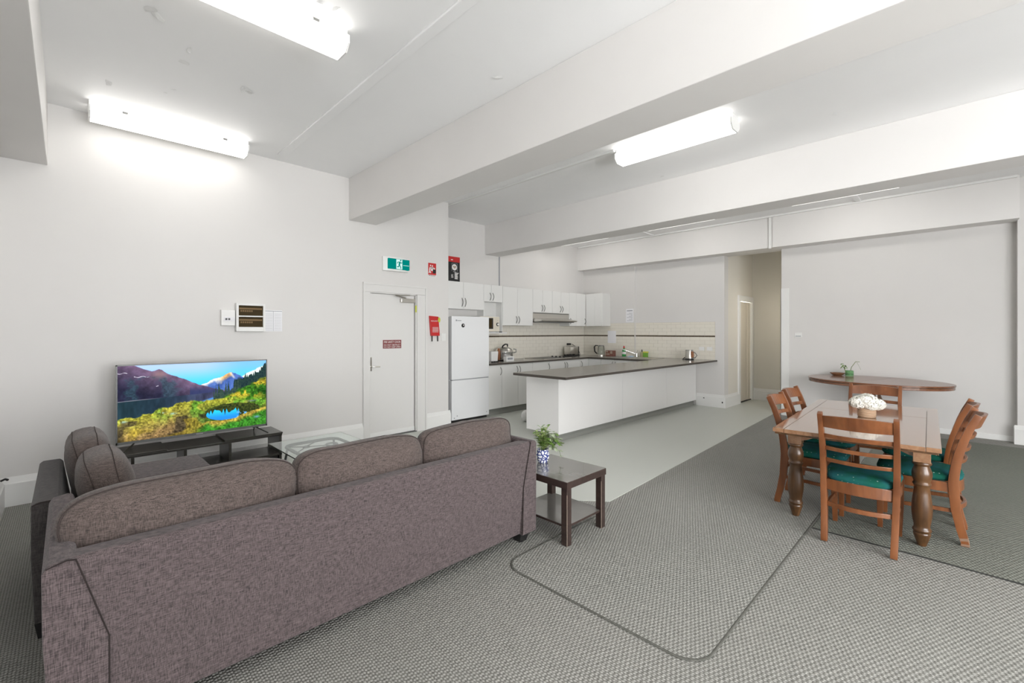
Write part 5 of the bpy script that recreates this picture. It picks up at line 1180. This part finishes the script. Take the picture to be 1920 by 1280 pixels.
# ------------------------------------------------------------------ oval table
OC = (8.36, 0.90); OZ = 0.775; OR = -0.30
ov = thing('oval_table', 'oval polished timber table on a pedestal against the far wall', 'table', (OC[0], OC[1], 0.006), OR, local=True)
def ell(a, b, n=64): return [(a * math.cos(2 * PI * j / n), b * math.sin(2 * PI * j / n)) for j in range(n)]
part('top', MB().prism(ell(0.65, 0.86), 'z', OZ - 0.022, OZ), 'oval_wood', ov, bevel=0.005)
part('groove', MB().prism(ell(0.635, 0.845), 'z', OZ - 0.03, OZ - 0.022), 'table_leg_wood', ov)
part('apron', MB().prism(ell(0.642, 0.852), 'z', OZ - 0.062, OZ - 0.03), 'oval_wood', ov, bevel=0.004)
part('leaf_joint', MB().box(-0.648, -0.0015, OZ, 0.648, 0.0015, OZ + 0.0004), 'table_leg_wood', ov)
part('pedestal', MB().lathe([(0.10, 0.10), (0.115, 0.14), (0.10, 0.20), (0.065, 0.26), (0.06, 0.34), (0.085, 0.42), (0.09, 0.48), (0.065, 0.56), (0.075, 0.64), (0.11, 0.70), (0.11, 0.718)], (0, 0, 0), 24), 'table_leg_wood', ov, smooth=True)
for k in range(4):
    a = PI / 4 + k * PI / 2; d = Vector((math.cos(a), math.sin(a), 0)); s_ = (-d.y, d.x, 0)
    part('leg', MB().sweep([d * 0.06 + Vector((0, 0, 0.20)), d * 0.22 + Vector((0, 0, 0.17)), d * 0.36 + Vector((0, 0, 0.07)), d * 0.42 + Vector((0, 0, 0.026))], [0.03, 0.028, 0.026, 0.024], [0.05, 0.035, 0.028, 0.022], s_), 'table_leg_wood', ov, bevel=0.005)
for k in range(2):
    s = 1 if k else -1
    part('bracket', MB().sweep([(0, s * 0.06, 0.60), (0, s * 0.28, 0.695), (0, s * 0.52, 0.705)], 0.03, [0.04, 0.02, 0.013], (1, 0, 0)), 'table_leg_wood', ov, bevel=0.003)
jr = thing('jar_plant', 'cutting growing in a small green glass jar on the oval table', 'plant', (8.76, 1.26, OZ + 0.0065))
jc = (8.76, 1.26, OZ + 0.0065)
part('jar', MB().lathe([(0.05, 0.0), (0.055, 0.01), (0.055, 0.085), (0.05, 0.09), (0.05, 0.012), (0.0, 0.012)], jc, 22, cap=False), 'jar_green', jr, smooth=True)
part('water', MB().lathe([(0.049, 0.013), (0.049, 0.045)], jc, 22), 'bottle_green', jr, smooth=True)
LT = -RT
A1, ST = MB(), MB()
p0 = Vector(jc) + Vector((0, 0, 0.02)); p1 = p0 + LT * 0.09 + Vector((0, 0, 0.13)); ST.tube([p0, p0 + LT * 0.06 + Vector((0, 0, 0.05)), p1], 0.005, 6)
rnd = random.Random(8)
for k in range(14): an = rnd.uniform(0, 6.28); leaf(A1, p1 + Vector((0, 0, rnd.uniform(-0.03, 0.05))), (math.cos(an), math.sin(an), 0.45), rnd.uniform(0.05, 0.085), 0.026, 0.7)
p2 = p0 + RT * 0.03 + Vector((0, 0, 0.12)); ST.tube([p0, p2, p0 + RT * 0.10 + Vector((0, 0, 0.21)), p0 + RT * 0.16 + Vector((0, 0, 0.205))], 0.004, 6)
ST.tube([p0 + RT * 0.11 + Vector((0, 0, 0.21)), p0 + RT * 0.15 + Vector((0, 0, 0.14)), p0 + RT * 0.18 + Vector((0, 0, 0.08))], 0.0015, 5)
part('leaves', A1, 'leaf_green', jr, recalc=False); part('stem', ST, 'stem_green', jr, smooth=True)
ds = thing('small_dish', 'small wooden dish beside the green jar on the oval table', 'dish', (8.80, 1.42, OZ + 0.0065))
part('dish', MB().lathe([(0.05, 0.0), (0.07, 0.01), (0.10, 0.035), (0.105, 0.037), (0.07, 0.018), (0.0, 0.012)], (8.80, 1.42, OZ + 0.0065), 26, cap=False), 'dish_wood', ds, smooth=True)
part('rim', MB().lathe([(0.100, 0.034), (0.107, 0.037), (0.104, 0.041)], (8.80, 1.42, OZ + 0.0065), 26, cap=False), 'oval_wood', ds, smooth=True)

cb_ = part('cable_end', MB().tube([(-0.385, 5.60, 0.248), (-0.36, 5.585, 0.262), (-0.345, 5.57, 0.255)], 0.009, 6), 'black_plastic', smooth=True)
tag(cb_, 'short black cable end poking out above the corner skirting', 'cable')
